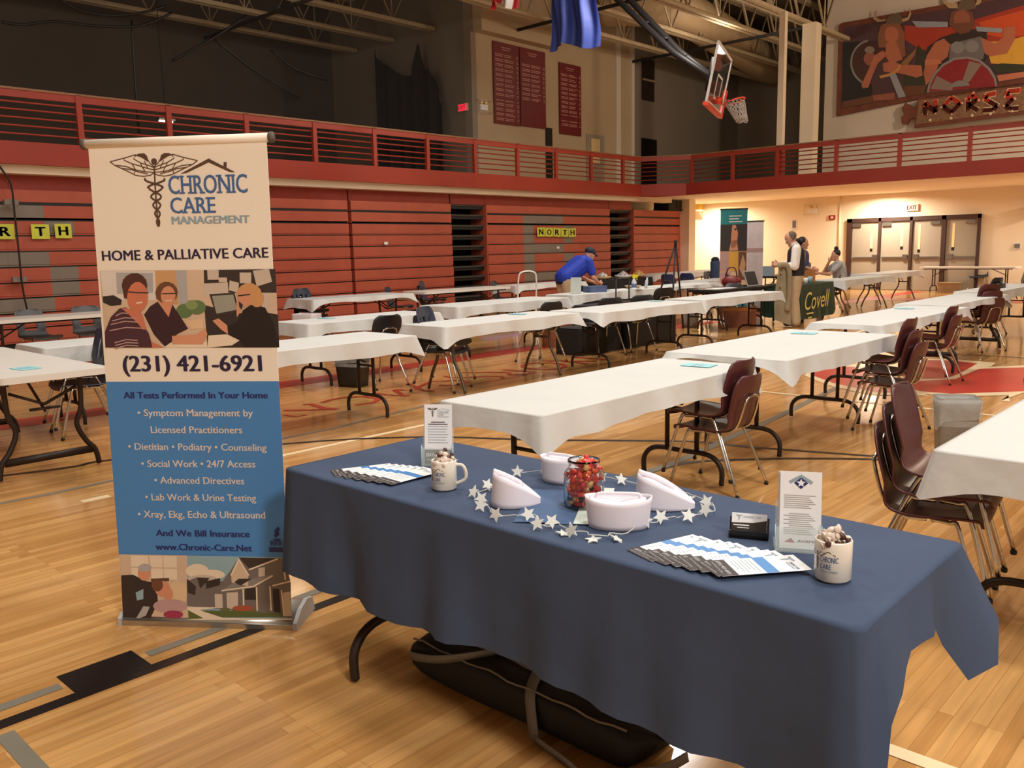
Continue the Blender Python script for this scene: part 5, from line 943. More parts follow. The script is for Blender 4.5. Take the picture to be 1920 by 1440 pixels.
vstrap([(.16, -.18, .02), (.28, -.2, .018), (.42, -.23, .02), (.47, -.16, .03), (.56, -.1, .05), (.6, -.02, .07)], ((0, -.3, 1), (0, -.3, 1)), .035, 'shoulder_strap')
# ================================================================ THINGS ON THE BLUE TABLE
ZT = .7425
def caduceus(mb, fn, s=1):
    """small winged staff emblem, height 1"""
    mb.ribbon([(0, 0), (0, .8)], .05*s, fn).flat([(.06*cos(t), .88+.06*sin(t)) for t in [i*PI/5 for i in range(10)]], fn)
    for sg in (1, -1): mb.flat([(0, .74), (sg*.2, .95), (sg*.5, .9), (sg*.35, .78), (sg*.2, .7)], fn); mb.ribbon([(sg*.13*sin(k*.9)*(1-k/14), .66-k*.055) for k in range(12)], .045, fn)
def mug(label, x, y, rz, pa):
    r = thing('mug', label, 'mug', (x, y, ZT), rz); R = .041
    MB().m('ceramic', True).lathe([(.0, .004), (R-.006, .0), (R, .006), (R, .093), (R-.002, .096), (R-.004, .093), (R-.004, .012), (0, .01)], 32).build('cup', r)
    MB().m('ceramic', True).tube(smoothpath([(R-.003, 0, .08), (R+.02, 0, .078), (R+.031, 0, .055), (R+.026, 0, .032), (R-.003, 0, .018)], 5), .0055, 8).build('handle', r)
    cy = lambda a, b_, h: ((R+.0006)*cos(a/R), (R+.0006)*sin(a/R), b_)
    mb = MB().m('p_steel'); sh = lambda ox, oz, k: (lambda a, b_, h: cy(ox+a*k, oz+b_*k, 0))
    # print faces local -90 degrees; a = arc length
    a0 = pa*R
    mb.m('p_grey'); caduceus(mb, sh(a0-.029, .03, .045)); mb.m('p_brown').ribbon([(a0-.016, .066), (a0-.002, .075), (a0+.014, .066)], .002, cy)
    mb.m('p_blue'); text(mb, 'CHRONIC', (a0-.02, .05), (a0+.02, .05), .013, cy, 0, .02); text(mb, 'CARE', (a0-.02, .034), (a0+.005, .034), .012, cy, 0, .02); mb.m('p_steel'); text(mb, 'MANAGEMENT', (a0-.02, .026), (a0+.02, .026), .005, cy, 0, .03)
    mb.build('printed_logo', r); return r
def candy_shape(mb, mname, rn, R=.011):
    mb.m(mname, True).ell((0, 0, 0), (R*1.3, R, R*.85), 9, 6)
    for s in (-1, 1): mb.lathe([(.003, 0), (R*.75, R*.9), (R*.55, R)], 7, (0, 0, 0), Matrix.Translation((s*R*1.2, 0, 0)) @ Matrix.Rotation(s*PI/2, 4, 'Y'))
    return mb
CPROTO = {}
def candies(pts, mats, labels, group, name, R, rn):
    for i, p in enumerate(pts):
        mn = mats[rn.randrange(len(mats))]
        if (mn, R) not in CPROTO:
            o = candy_shape(MB(), mn, rn, R).build(name); CPROTO[(mn, R)] = o
        else: o = CPROTO[(mn, R)].copy(); COL.objects.link(o)
        o.name = name; o.location = p; o.rotation_euler = (rn.uniform(-1, 1), rn.uniform(-.6, .6), rn.uniform(0, 6.3))
        tag(o, labels[mn], 'candy', group)
mug('white printed mug full of wrapped sweets at the left end of the blue table', -2.0, 1.81, .6, -1.75)
mug('white printed mug full of wrapped sweets near the right brochure holder', -.748, 1.858, 1.9, -3.3)
rn = random.Random(5)
for (mx, my), w_ in (((-2.0, 1.81), 'left mug'), ((-.748, 1.858), 'right mug')):
    pts = []
    for k, rr, zz in ((7, .022, .088), (5, .014, .103), (2, .006, .115)):
        for j in range(k): a = 2*PI*j/k+rn.random(); pts.append((mx+rr*cos(a), my+rr*sin(a), ZT+zz+rn.uniform(-.003, .003)))
    candies(pts, ['candycream', 'candycream', 'candycream', 'candybrown'], {'candycream': 'cream wrapped taffy sweet heaped in the '+w_, 'candybrown': 'brown wrapped taffy sweet heaped in the '+w_}, 'wrapped sweets in the '+w_, 'taffy_candy', .0105, rn)
# jar of chocolates
jx, jy = -1.535, 1.945
jar = thing('candy_jar', 'clear glass jar full of red and gold wrapped chocolates', 'jar', (jx, jy, ZT)); JR = .06
MB().m('glass', True).lathe([(0, 0), (.05, 0), (JR, .008), (JR, .098), (.056, .108), (.045, .118), (.044, .13), (.048, .134), (.048, .142), (.044, .143), (.041, .13), (.042, .118), (.052, .107), (JR-.004, .097), (JR-.004, .01), (.048, .005), (0, .005)], 32).build('glass_jar', jar)
pts = []
for lay in range(9):
    zz = .016+lay*.0145; mr = .031 if lay < 7 else .014
    for k, q in ((8, mr), (3, mr*.35)):
        for j in range(k if lay < 7 else max(2, k-3)): a = 2*PI*j/k+lay*.7+rn.uniform(-.2, .2); pts.append((jx+q*cos(a), jy+q*sin(a), ZT+zz+rn.uniform(-.003, .003)))
candies(pts, ['candyred', 'candyred', 'candyred', 'candyorange', 'candygold', 'candydark', 'candysilver'], {k: v+' wrapped chocolate in the glass jar' for k, v in dict(candyred='red foil', candyorange='orange foil', candygold='gold foil', candydark='dark foil', candysilver='silver foil').items()}, 'chocolates in the glass jar', 'wrapped_chocolate', .012, rn)
# folded runner below the jar
ru = thing('table_runner', 'folded blue runner with a pale stripe under the glass jar', 'runner', (jx, jy+.02, ZT), .55)
MB().m('runner').grid(12, 6, lambda u, v: (-.19+u*.3, -.2+v*.34, .0015+.0015*sin(u*7+v*4))).m('runnerpale').grid(4, 12, lambda u, v: (-.02+u*.085, -.2+v*.37, .0035+.001*sin(v*9))).build('cloth', ru)
# nurse caps
def cap(label, x, y, rz, L, W, zf, zb, kind):
    r = thing('nurse_cap', label, 'nurse cap', (x, y, ZT), rz, 'white nurse caps'); n = 44
    def outline(t, k):  # pointed oval
        c = cos(t); s_ = sin(t); return (L/2*c*k if c < 0 else L/2*c*(1 if kind else k), W/2*s_*k*(1-.25*c if kind else 1))
    def hgt(t): f = (cos(t)+1)/2; return zf+(zb-zf)*f+.012*sin(PI*f) if kind else zf+(zb-zf)*(.5-.5*cos(2*t))
    def fn(u, v):
        t = 2*PI*u; a, b_ = outline(t, 1+(.12*v if not kind else -.1*v)); return (a, b_, .001+v*hgt(t))
    o = MB().m('cap_white', True).grid(n, 7, fn).build('brim', r); md = o.modifiers.new('thickness', 'SOLIDIFY'); md.thickness = .003
    def tp(u, v):
        t = 2*PI*u; k = 1-v; a, b_ = outline(t, (.93 if not kind else .86)*k); f = .5+a/L; hh = hgt(t)*(1-v)+zf*.86*v if not kind else zf+(zb-zf)*f+.012*sin(PI*min(1, max(0, f)))
        return (a, b_, hh-.006+.006*sin(PI*v))
    MB().m('cap_white', True).grid(n, 6, tp).build('crown', r)
    if kind: MB().m('cap_white', True).tube(smoothpath([(-L*.44, 0, zf+.004), (-L*.2, 0, zf+(zb-zf)*.3+.014), (L*.08, 0, zf+(zb-zf)*.58+.014), (L*.1, 0, zf+(zb-zf)*.6+.002)], 4), .008, 8).build('fold', r)
    else: MB().m('cap_white', True).tube(smoothpath([(-L*.36, 0, zf*.9), (-L*.33, 0, zf*1.06), (0, 0, zf*1.08), (L*.33, 0, zf*1.06), (L*.36, 0, zf*.9)], 4), .005, 8).build('fold', r)
cap('white paper nurse cap at the left of the star string, seen from the side', -1.705, 1.83, .85, .15, .105, .102, .016, 1)
cap('white paper nurse cap behind the glass jar', -1.765, 2.11, .2, .125, .08, .084, .08, 0)
cap('white paper nurse cap in front of the glass jar', -1.345, 1.855, .62, .165, .1, .086, .076, 0)
cap('white paper nurse cap at the right of the glass jar, seen from the side', -1.345, 2.085, .5, .175, .105, .1, .016, 1)
# string of stars
st = thing('star_string', 'string of small white stars looped round the jar and caps', 'string lights', (0, 0, ZT))
SP = [(-1.923, 2.079), (-1.87, 1.9), (-1.847, 1.814), (-1.797, 1.78), (-1.73, 1.73), (-1.633, 1.692), (-1.582, 1.752), (-1.489, 1.706), (-1.47, 1.745), (-1.427, 1.721), (-1.38, 1.72), (-1.319, 1.732), (-1.29, 1.775), (-1.273, 1.911), (-1.264, 1.967), (-1.227, 2.022), (-1.2, 2.1), (-1.24, 2.17), (-1.337, 2.206), (-1.46, 2.22), (-1.577, 2.215), (-1.66, 2.2), (-1.78, 2.2), (-1.85, 2.16), (-1.923, 2.079)]
MB().m('wire', True).tube([(v.x+.008*sin(i*.9), v.y+.008*cos(i*.7), .008+.006*abs(sin(i*.55))) for i, v in enumerate(smoothpath([(a, b_, 0) for a, b_ in SP], 7))], .0016, 5).build('wire', st)
STARM = None
cv = Vector((0, 0, 1.5-ZT))
for i, (a, b_) in enumerate(SP[:-1]):
    poly = [((.023 if k % 2 == 0 else .0105)*sin(k*PI/5), (.023 if k % 2 == 0 else .0105)*cos(k*PI/5)) for k in range(10)]
    o = MB().m('star').prism(poly, lambda p, q, h: (p, h, q), -.0015, .0015).build('star', st)
    flat_ = i in (9, 11, 12, 18); o.location = (a+.012*cos(i*2.1), b_-.018, .004 if flat_ else .019); o.rotation_euler = (-1.45 if flat_ else -.45-.2*sin(i), .5*sin(i*1.7), .55+.5*sin(i*2.3))
# brochures
def brochure(label, x, y, z, rz, tiltx, group):
    o = MB().m('white_paper').box(-.05, .05, -.108, .108, 0, .0006)
    f = lambda a, b_, h: (a, b_, .0009); o.m('p_dark').flat(rect(-.05, .05, -.108, -.068), f).m('bannerblue').flat(rect(-.05, .05, .0, .03), f)
    f2 = lambda a, b_, h: (a, b_, .0012); o.m('white_paper'); text(o, '(231) 421-6921', (-.042, -.09), (.042, -.09), .008, f2, 0, .03); text(o, 'www.Chronic-Care.Net', (-.042, -.102), (.03, -.102), .004, f2)
    o.m('p_steel'); caduceus(o, lambda a, b_, h: (-.025+a*.035, .062+b_*.035, .0012)); o.m('p_blue'); text(o, 'CHRONIC CARE', (-.005, .075), (.042, .075), .008, f2, 0, .02); o.m('p_steel'); text(o, 'MANAGEMENT', (-.005, .067), (.042, .067), .005, f2)
    for k in range(6): o.flat(rect(-.04, .04-.01*(k % 3), -.012-.009*k, -.0105-.009*k), f2)
    b = o.build('brochure', loc=(x, y, z), rz=rz); b.rotation_euler = (.004, tiltx, rz); return tag(b, label, 'brochure', group)
for i in range(6):
    f = i/5; brochure('brochure %s in the fan left of the mug' % ['lowest and leftmost', 'second from the left', 'third from the left', 'fourth from the left', 'fifth from the left', 'topmost and rightmost'][i], -2.40+.2*f, 1.79+.035*f, ZT+.0012+.0012*i, -.45+.42*f, 0, 'brochures fanned out at the left end')
for i in range(9):
    f = i/8; brochure('brochure %s in the fan of the right front' % ['lowest and leftmost', 'second from the left', 'third from the left', 'fourth from the left', 'in the middle', 'fourth from the right', 'third from the right', 'second from the right', 'topmost and rightmost'][i], -1.135+.235*f, 1.80+.0*f, ZT+.0012+.0012*i, -.32-.35*f+.1*sin(i*2), 0, 'brochures fanned out at the right front')
# acrylic holders
def holder(label, x, y, rz, w_, h, kind):
    r = thing('brochure_holder', label, 'brochure holder', (x, y, ZT), rz); T_ = Matrix.Rotation(-.13, 4, 'X')
    mb = MB().m('acrylic').box(-w_/2-.006, w_/2+.006, .0, .004, .0, h*.62, T_).box(-w_/2-.006, w_/2+.006, -.024, -.022, 0, h*.3, T_).box(-w_/2-.006, -w_/2-.004, -.024, .0, 0, h*.35, T_).box(w_/2+.004, w_/2+.006, -.024, .0, 0, h*.35, T_).box(-w_/2-.008, w_/2+.008, -.03, .075, 0, .003); mb.build('clear_stand', r)
    MB().m('holdedge', True).tube([T_ @ Vector((s_*(w_/2+.006), -.024, h*.3*k)) for s_, k in ((-1, 0), (-1, 1.1))], .0012, 5).tube([T_ @ Vector((w_/2+.006, -.024, h*.3*k)) for k in (0, 1.1)], .0012, 5).build('clear_edge', r)
    for k in range(3):
        o = MB().m('white_paper').box(-w_/2+.002*k, w_/2+.002*k, -.006-.005*k, -.0045-.005*k, .004, h-.0+.001*k, T_)
        if k == 2:
            fn = lambda a, b_, h_: T_ @ Vector((a+.004, -.0168-.0003*h_, b_))
            if kind == 1:
                o.m('p_dark').flat(rect(-w_/2, w_/2, .004, h*.26), fn); o.m('white_paper'); text(o, '(231) 421-6921', (-w_*.44, h*.15), (w_*.44, h*.15), .01, fn, 1, .04); text(o, 'www.Chronic-Care.Net', (-w_*.42, h*.08), (w_*.4, h*.08), .005, fn, 1)
                o.m('p_grey'); caduceus(o, lambda a, b_, h_: fn(-w_*.2+a*.04, h*.8+b_*.035, 1)); o.m('p_steel'); text(o, 'CHRONIC', (-w_*.02, h*.86), (w_*.4, h*.86), .009, fn, 1, .02); text(o, 'CARE', (-w_*.02, h*.82), (w_*.2, h*.82), .008, fn, 1, .02); text(o, 'MANAGEMENT', (-w_*.02, h*.795), (w_*.4, h*.795), .004, fn, 1, .02)
                o.ribbon([(-w_*.02, h*.91), (w_*.2, h*.94), (w_*.42, h*.91)], .0015, fn, 1)
                for q in range(2): o.m('p_ink').flat(rect(-w_*.36+.01*(1-q), w_*.34-.01*(1-q), h*(.71-.035*q), h*(.725-.035*q)), fn, 1)
                for q in range(7): o.m('p_steel').flat(rect(-w_*.38, w_*(.36-.04*(q % 3)), h*(.64-.045*q), h*(.65-.045*q)), fn, 1)
            else:
                o.m('p_navy').flat([(0, h*.79), (w_*.17, h*.865), (0, h*.94), (-w_*.17, h*.865)], fn, 1); o.m('white_paper').flat([((.011 if q % 2 == 0 else .005)*sin(q*PI/5), h*.865+(.011 if q % 2 == 0 else .005)*cos(q*PI/5)) for q in range(10)], fn, 2)
                o.m('p_steel').ribbon([(-w_*.27, h*.87), (0, h*.955), (w_*.27, h*.87)], .008, fn, 1)
                for q in range(20):
                    if q not in (7, 8): o.m('p_steel2').flat(rect(-w_*.4+(.012 if q in (9, 11, 13, 15) else 0), w_*(.36-.05*((q*7) % 4)), h*(.7-.026*q), h*(.709-.026*q)), fn, 1)
                o.m('p_flower').flat([(-w_*.38, h*.1), (-w_*.12, h*.1), (-w_*.22, h*.155)], fn, 1); o.m('p_dark'); text(o, 'AVAMIS', (-w_*.06, h*.105), (w_*.42, h*.105), .0065, fn, 1)
        tag(o.build('leaflet', loc=(x, y, ZT), rz=rz), '%s leaflet standing in the %s holder' % (['rear', 'middle', 'front'][k], 'left clear' if kind == 1 else 'right clear'), 'leaflet', 'leaflets in the %s holder' % ('left' if kind == 1 else 'right'))
holder('clear holder with dark footed leaflets behind the left mug', -2.25, 2.01, .62, .1, .215, 1)
holder('clear holder with white leaflets and a navy diamond emblem beside the right mug', -.892, 1.99, .48, .098, .195, 2)
bh = thing('business_card_holder', 'small dark holder with grey and white business cards', 'card holder', (-1.03, 2.0, ZT), .4); T_ = Matrix.Rotation(-.3, 4, 'X')
MB().m('blackplastic').box(-.05, .05, -.02, .035, 0, .008).box(-.05, .05, -.02, -.014, 0, .02).box(-.05, .05, .0, .006, 0, .05, T_).build('tray', bh)
for k in range(4):
    o = MB().m('white_paper').box(-.0445, .0445, -.012+.003*k, -.0105+.003*k, .008, .06, T_)
    if k == 0:
        fn = lambda a, b_, h_: T_ @ Vector((a, -.0125-.0003*h_, b_)); o.m('p_dark').flat([(-.0445, .008), (.0445, .008), (.0445, .044), (.01, .036), (-.0445, .034)], fn); o.m('p_steel'); caduceus(o, lambda a, b_, h_: fn(-.026+a*.018, .041+b_*.015, 1)); text(o, 'CHRONIC CARE', (-.015, .048), (.03, .048), .005, fn, 1); o.m('white_paper')
        o.flat(rect(-.04, .0, .027, .03), fn, 1).flat(rect(-.03, .0, .021, .023), fn, 1)
    tag(o.build('business_card', loc=(-1.03, 2.0, ZT), rz=.4), '%s business card in the small dark holder' % ['front', 'second', 'third', 'rear'][k], 'business card', 'business cards in the holder')
# ================================================================ PEOPLE
def union(mb, prims):
    for p in prims:
        if p[0] == 'c':
            a, b_ = Vector(p[1]), Vector(p[2]); r0, r1 = p[3], p[4]
            mb.tube([a.lerp(b_, i/4) for i in range(5)], 0, 12, rr=[r0+(r1-r0)*i/4 for i in range(5)]).ell(a, (r0,)*3, 12, 8).ell(b_, (r1,)*3, 12, 8)
        else: mb.ell(p[1], p[2], 16, 10, p[3] if len(p) > 3 else None)
    return mb
def solid(name, prims, mname, parent, voxel=.012, smooth=4):
    o = union(MB().m(mname, True), prims).build(name, parent)
    md = o.modifiers.new('skin', 'REMESH'); md.mode = 'VOXEL'; md.voxel_size = voxel; md.use_smooth_shade = True
    md = o.modifiers.new('soft', 'SMOOTH'); md.factor = .5; md.iterations = smooth
    return o
def hand(w_, d, up, curl=.5, side=1):
    """five fingers and a palm at wrist w_, pointing along d, thumb towards up"""
    w_ = Vector(w_); d = Vector(d).normalized(); up = (Vector(up)-d*Vector(up).dot(d)).normalized(); s_ = d.cross(up)*side; P = []
    pc = w_+d*.05; P.append(('c', w_, pc+d*.02, .026, .03)); P.append(('c', pc+up*.025, pc-up*.025, .019, .018))
    for k, ln in enumerate((.07, .078, .073, .058)):
        b_ = pc+d*.035+up*(.03-.02*k); m_ = b_+d*ln*.5+s_*curl*.015; P.append(('c', b_, m_, .0095, .009)); P.append(('c', m_, m_+d*ln*.4*(1-curl*.6)+s_*ln*curl*.55, .009, .0078))
    tb = w_+d*.03+up*.03; P.append(('c', tb, tb+d*.03+up*.025+s_*.01, .0115, .0105)); P.append(('c', tb+d*.03+up*.025+s_*.01, tb+d*.06+up*.03+s_*.025, .0105, .009))
    return P
def headp(c, f, down=0):
    """head prims centred at c; f = looking direction in the xz plane"""
    c = Vector(c); f = Vector(f).normalized(); sd = Vector((0, 0, 1)).cross(f).normalized(); u = f.cross(sd)*1
    if u.z < 0: u = -u
    R = Matrix((f, sd, u)).transposed().to_4x4()
    q = lambda a, b_, h: c+f*a+sd*b_+u*h
    return [('e', c+u*.02, (.098, .077, .105), R), ('e', q(.035, 0, -.05), (.062, .056, .068), R), ('c', q(.09, 0, .0), q(.108, 0, -.022), .011, .015), ('e', q(.085, 0, -.095), (.022, .028, .018), R), ('e', q(-.005, .077, -.01), (.018, .01, .03), R), ('e', q(-.005, -.077, -.01), (.018, .01, .03), R), ('c', q(.088, .022, -.062), q(.088, -.022, -.062), .009, .009)], q, R
def eyes(q, parent):
    for s in (-1, 1): MB().m('white', True).ell(q(.086, .03*s, .012), (.011, .011, .008), 8, 6).m('black').ell(q(.094, .03*s, .012), (.005, .005, .005), 6, 5).build('eye', parent)
def legs(hip, kn, an, r=(.088, .06, .042)):
    return [('c', hip, kn, r[0], r[1]), ('c', kn, an, r[1], r[2])]
def shoe(an, d, parent):
    an = Vector(an); d = Vector(d).normalized(); solid('shoe', [('c', an+Vector((0, 0, -.03)), an+d*.16+Vector((0, 0, -.05)), .045, .036), ('c', an-d*.04+Vector((0, 0, -.045)), an+d*.17+Vector((0, 0, -.058)), .036, .03)], 'shoe', parent, .012, 3)
# man in blue
p = thing('person', 'person in a blue polo shirt and dark cap leaning over a white table', 'person', (-10.08, 12.25, 0), math.radians(72))
hd, q, R = headp((.56, 0, 1.385), (1, .0, -.45))
sL, sR = (.4, .19, 1.25), (.4, -.19, 1.25); eL, eR = (.47, .22, .98), (.46, -.26, .97); wL, wR = (.68, .1, .87), (.66, -.14, .86)
solid('body', hd+[('c', (.43, 0, 1.27), (.54, 0, 1.36), .055, .055), ('c', (0, 0, .95), (.38, 0, 1.2), .14, .16), ('c', sL, sR, .07, .07), ('c', sL, eL, .05, .042), ('c', eL, wL, .042, .029), ('c', sR, eR, .05, .042), ('c', eR, wR, .042, .029)]+hand(wL, (1, -.3, -.25), (0, .2, 1), .6, 1)+hand(wR, (1, .3, -.25), (0, -.2, 1), .6, -1)+legs((0, .09, .9), (.06, .1, .5), (0, .1, .09))+legs((0, -.09, .9), (.04, -.1, .5), (-.05, -.1, .09)), 'skinA', p, .009, 3)
eyes(q, p)
solid('shirt', [('c', (.0, .04, .97), (.36, .06, 1.2), .165, .175), ('c', (.0, -.04, .97), (.36, -.06, 1.2), .165, .175), ('c', (.4, .17, 1.25), (.4, -.17, 1.25), .095, .095), ('c', sL, (.45, .215, 1.06), .09, .08), ('c', sR, (.445, -.235, 1.06), .09, .08), ('c', (.43, 0, 1.28), (.46, 0, 1.31), .075, .068)], 'shirtblue', p)
solid('trousers', [('c', (0, .07, .93), (0, -.07, .93), .135, .135)]+legs((0, .09, .88), (.06, .1, .5), (0, .1, .1), (.115, .09, .075))+legs((0, -.09, .88), (.04, -.1, .5), (-.05, -.1, .1), (.115, .09, .075)), 'khaki', p)
solid('cap', [('e', q(-.01, 0, .05), (.112, .092, .085), R), ('c', q(.08, .03, .045), q(.165, .02, .03), .02, .012), ('c', q(.08, -.03, .045), q(.165, -.02, .03), .02, .012), ('c', q(.16, .03, .03), q(.16, -.03, .03), .013, .013)], 'capnavy', p)
MB().m('bagblack', True).tube([(.14*cos(t)+.0, .15*sin(t), .93+.05*cos(t)) for t in [2*PI*i/20 for i in range(20)]], .025, 6, True).build('belt', p)
for w_, d in ((an, 1) for an in ((0, .1, .09), (-.05, -.1, .09))): shoe(w_, (1, 0, 0), p)
# standing man with coat
p = thing('person', 'standing person in a dark vest and white shirt with a coat over the arm', 'person', (-6.93, 15.02, 0), math.radians(205))
hd, q, R = headp((.1, 0, 1.585), (1, 0, -.62))
sL, sR = (-.0, .2, 1.4), (.0, -.2, 1.4); eL, eR = (.02, .27, 1.1), (.04, -.26, 1.12); wL, wR = (.3, .16, 1.11), (.3, -.1, 1.14)
solid('body', hd+[('c', (0, 0, 1.42), (.06, 0, 1.52), .06, .058), ('c', (0, 0, .95), (0, 0, 1.32), .15, .16), ('c', sL, sR, .07, .07), ('c', sL, eL, .055, .045), ('c', eL, wL, .045, .03), ('c', sR, eR, .055, .045), ('c', eR, wR, .045, .03)]+hand(wL, (1, -.35, .1), (0, .1, 1), .7, 1)+hand(wR, (1, .35, .1), (0, -.1, 1), .7, -1)+legs((0, .095, .9), (.03, .1, .5), (-.02, .1, .1))+legs((0, -.095, .9), (.03, -.11, .5), (.0, -.12, .1)), 'skinA', p, .009, 3)
eyes(q, p)
solid('shirt', [('c', (0, .06, 1.2), (0, .06, 1.34), .13, .13), ('c', (0, -.06, 1.2), (0, -.06, 1.34), .13, .13), ('c', sL, sR, .078, .078), ('c', sL, eL, .085, .078), ('c', eL, (.24, .185, 1.11), .078, .048), ('c', sR, eR, .085, .078), ('c', eR, (.24, -.13, 1.135), .078, .048), ('c', (.01, 0, 1.44), (.045, 0, 1.485), .078, .07)], 'shirtwhite', p)
solid('vest', [('c', (.0, .07, .98), (0, .075, 1.33), .16, .15), ('c', (0, -.07, .98), (0, -.075, 1.33), .16, .15), ('c', (-.03, .1, 1.35), (-.03, -.1, 1.35), .085, .085), ('e', (.06, 0, 1.05), (.14, .15, .15))], 'vest', p)
solid('trousers', [('c', (0, .07, .93), (0, -.07, .93), .15, .15)]+legs((0, .09, .88), (.03, .1, .5), (-.02, .1, .1), (.13, .105, .095))+legs((0, -.09, .88), (.03, -.11, .5), (.0, -.12, .1), (.13, .105, .095)), 'khaki', p)
solid('hair', [('e', q(-.045, 0, .04), (.082, .084, .085), R), ('e', q(-.03, .06, -.0), (.05, .03, .05), R), ('e', q(-.03, -.06, -.0), (.05, .03, .05), R)], 'hairgrey', p)
for w_ in ((-.02, .1, .1), (0, -.12, .1)): shoe(w_, (1, 0, 0), p)
ct = thing('overcoat', 'long khaki raincoat hanging over the arm of the standing person', 'coat', (-6.93, 15.02, 0), math.radians(205))
def coatfn(u, v):
    a = 2*PI*u; z = 1.13-v*1.06; W_ = .06+.1*min(1, v*1.3)+.015*v*sin(a*5); D_ = .045+.035*v
    return (.22-.02*v+W_*cos(a)*(1+.12*sin(v*5))-.05*(v > .85)*0, .22+D_*sin(a)+.012*sin(a*4+v*3), z+.05*(cos(a)+.4)*v)
MB().m('coat', True).grid(40, 22, coatfn).build('coat_body', ct); MB().m('coat', True).tube(smoothpath([(.3, .28, 1.1), (.22, .3, 1.13), (.12, .28, 1.05), (.1, .27, .6), (.13, .28, .3)], 5), .05, 10, rr=None).build('coat_sleeve', ct)
for z in (.95, .72): MB().m('black', True).ell((.26, .295, z), (.014, .008, .014), 8, 6).build('button', ct)
# woman behind the standing man
p = thing('person', 'person with dark tied hair in a blue grey top hidden behind the standing man', 'person', (-7.95, 17.5, 0), math.radians(30))
hd, q, R = headp((.02, 0, 1.5), (1, 0, -.1)); sL, sR = (0, .17, 1.3), (0, -.17, 1.3)
solid('body', hd+[('c', (0, 0, 1.3), (0, 0, 1.42), .05, .05), ('c', (0, 0, .9), (0, 0, 1.24), .13, .13), ('c', sL, (.02, .21, 1.03), .045, .038), ('c', (.02, .21, 1.03), (.2, .17, .95), .038, .026), ('c', sR, (.02, -.21, 1.03), .045, .038), ('c', (.02, -.21, 1.03), (.2, -.17, .95), .038, .026)]+hand((.2, .17, .95), (1, -.2, 0), (0, 0, 1))+hand((.2, -.17, .95), (1, .2, 0), (0, 0, 1), .5, -1)+legs((0, .09, .86), (.02, .1, .47), (0, .1, .09))+legs((0, -.09, .86), (.02, -.1, .47), (0, -.1, .09)), 'skinA', p, .011, 3); eyes(q, p)
solid('top', [('c', (0, 0, .93), (0, 0, 1.24), .15, .15), ('c', sL, sR, .075, .075), ('c', sL, (.02, .21, 1.06), .068, .06), ('c', sR, (.02, -.21, 1.06), .068, .06)], 'denim', p)
solid('trousers', [('c', (0, .06, .9), (0, -.06, .9), .13, .13)]+legs((0, .09, .84), (.02, .1, .47), (0, .1, .1), (.11, .085, .07))+legs((0, -.09, .84), (.02, -.1, .47), (0, -.1, .1), (.11, .085, .07)), 'vest', p)
solid('hair', [('e', q(-.03, 0, .04), (.1, .09, .1), R), ('e', q(-.13, 0, .05), (.05, .045, .05), R), ('e', q(-.1, 0, -.08), (.045, .06, .08), R)], 'hairblack', p)
for s in (-1, 1): shoe((0, .1*s, .09), (1, 0, 0), p)
# seated person
put(PC['navy'], True, (-11.7, 20.5, 0), 0, 'navy chair under the heaped jacket')
put(PC['navy'], True, (-8.2, 20.05, 0), math.radians(205), 'navy chair under the seated person')
p = thing('person', 'seated person with dark tied hair resting a hand on the mouth', 'person', (-8.2, 20.05, 0), math.radians(212))
hd, q, R = headp((.08, 0, 1.2), (1, .35, -.2)); sL, sR = (.02, .18, 1.0), (.02, -.18, 1.0); eL, eR = (.24, .26, .78), (.3, -.22, .8); wL, wR = (.44, .05, .8), (.21, -.06, 1.06)
solid('body', hd+[('c', (.02, 0, 1.0), (.06, 0, 1.12), .055, .052), ('c', (-.06, 0, .55), (0, 0, .94), .14, .14), ('c', sL, sR, .065, .065), ('c', sL, eL, .052, .042), ('c', eL, wL, .042, .029), ('c', sR, eR, .052, .042), ('c', eR, wR, .042, .028)]+hand(wL, (1, -.5, 0), (0, 0, 1), .4, 1)+hand(wR, (-.3, .25, .6), (1, 0, 0), .8, -1)+legs((-.02, .09, .5), (.4, .11, .5), (.4, .11, .09))+legs((-.02, -.09, .5), (.4, -.11, .5), (.36, -.12, .09)), 'skinA', p, .009, 3); eyes(q, p)
solid('shirt', [('c', (-.06, 0, .55), (0, 0, .92), .165, .165), ('c', sL, sR, .08, .08), ('c', sL, (.16, .235, .87), .075, .068), ('c', sR, (.2, -.21, .88), .075, .068), ('c', (.02, 0, 1.02), (.04, 0, 1.06), .068, .062)], 'polo', p)
solid('trousers', [('c', (-.04, .07, .5), (-.04, -.07, .5), .13, .13)]+legs((-.02, .09, .5), (.4, .11, .5), (.4, .11, .1), (.1, .08, .06))+legs((-.02, -.09, .5), (.4, -.11, .5), (.36, -.12, .1), (.1, .08, .06)), 'vest', p)
solid('hair', [('e', q(-.03, 0, .05), (.1, .088, .095), R), ('e', q(-.04, 0, .17), (.05, .05, .045), R)], 'hairblack', p)
for s in (-1, 1): shoe((.38, .11*s, .09), (1, 0, 0), p)
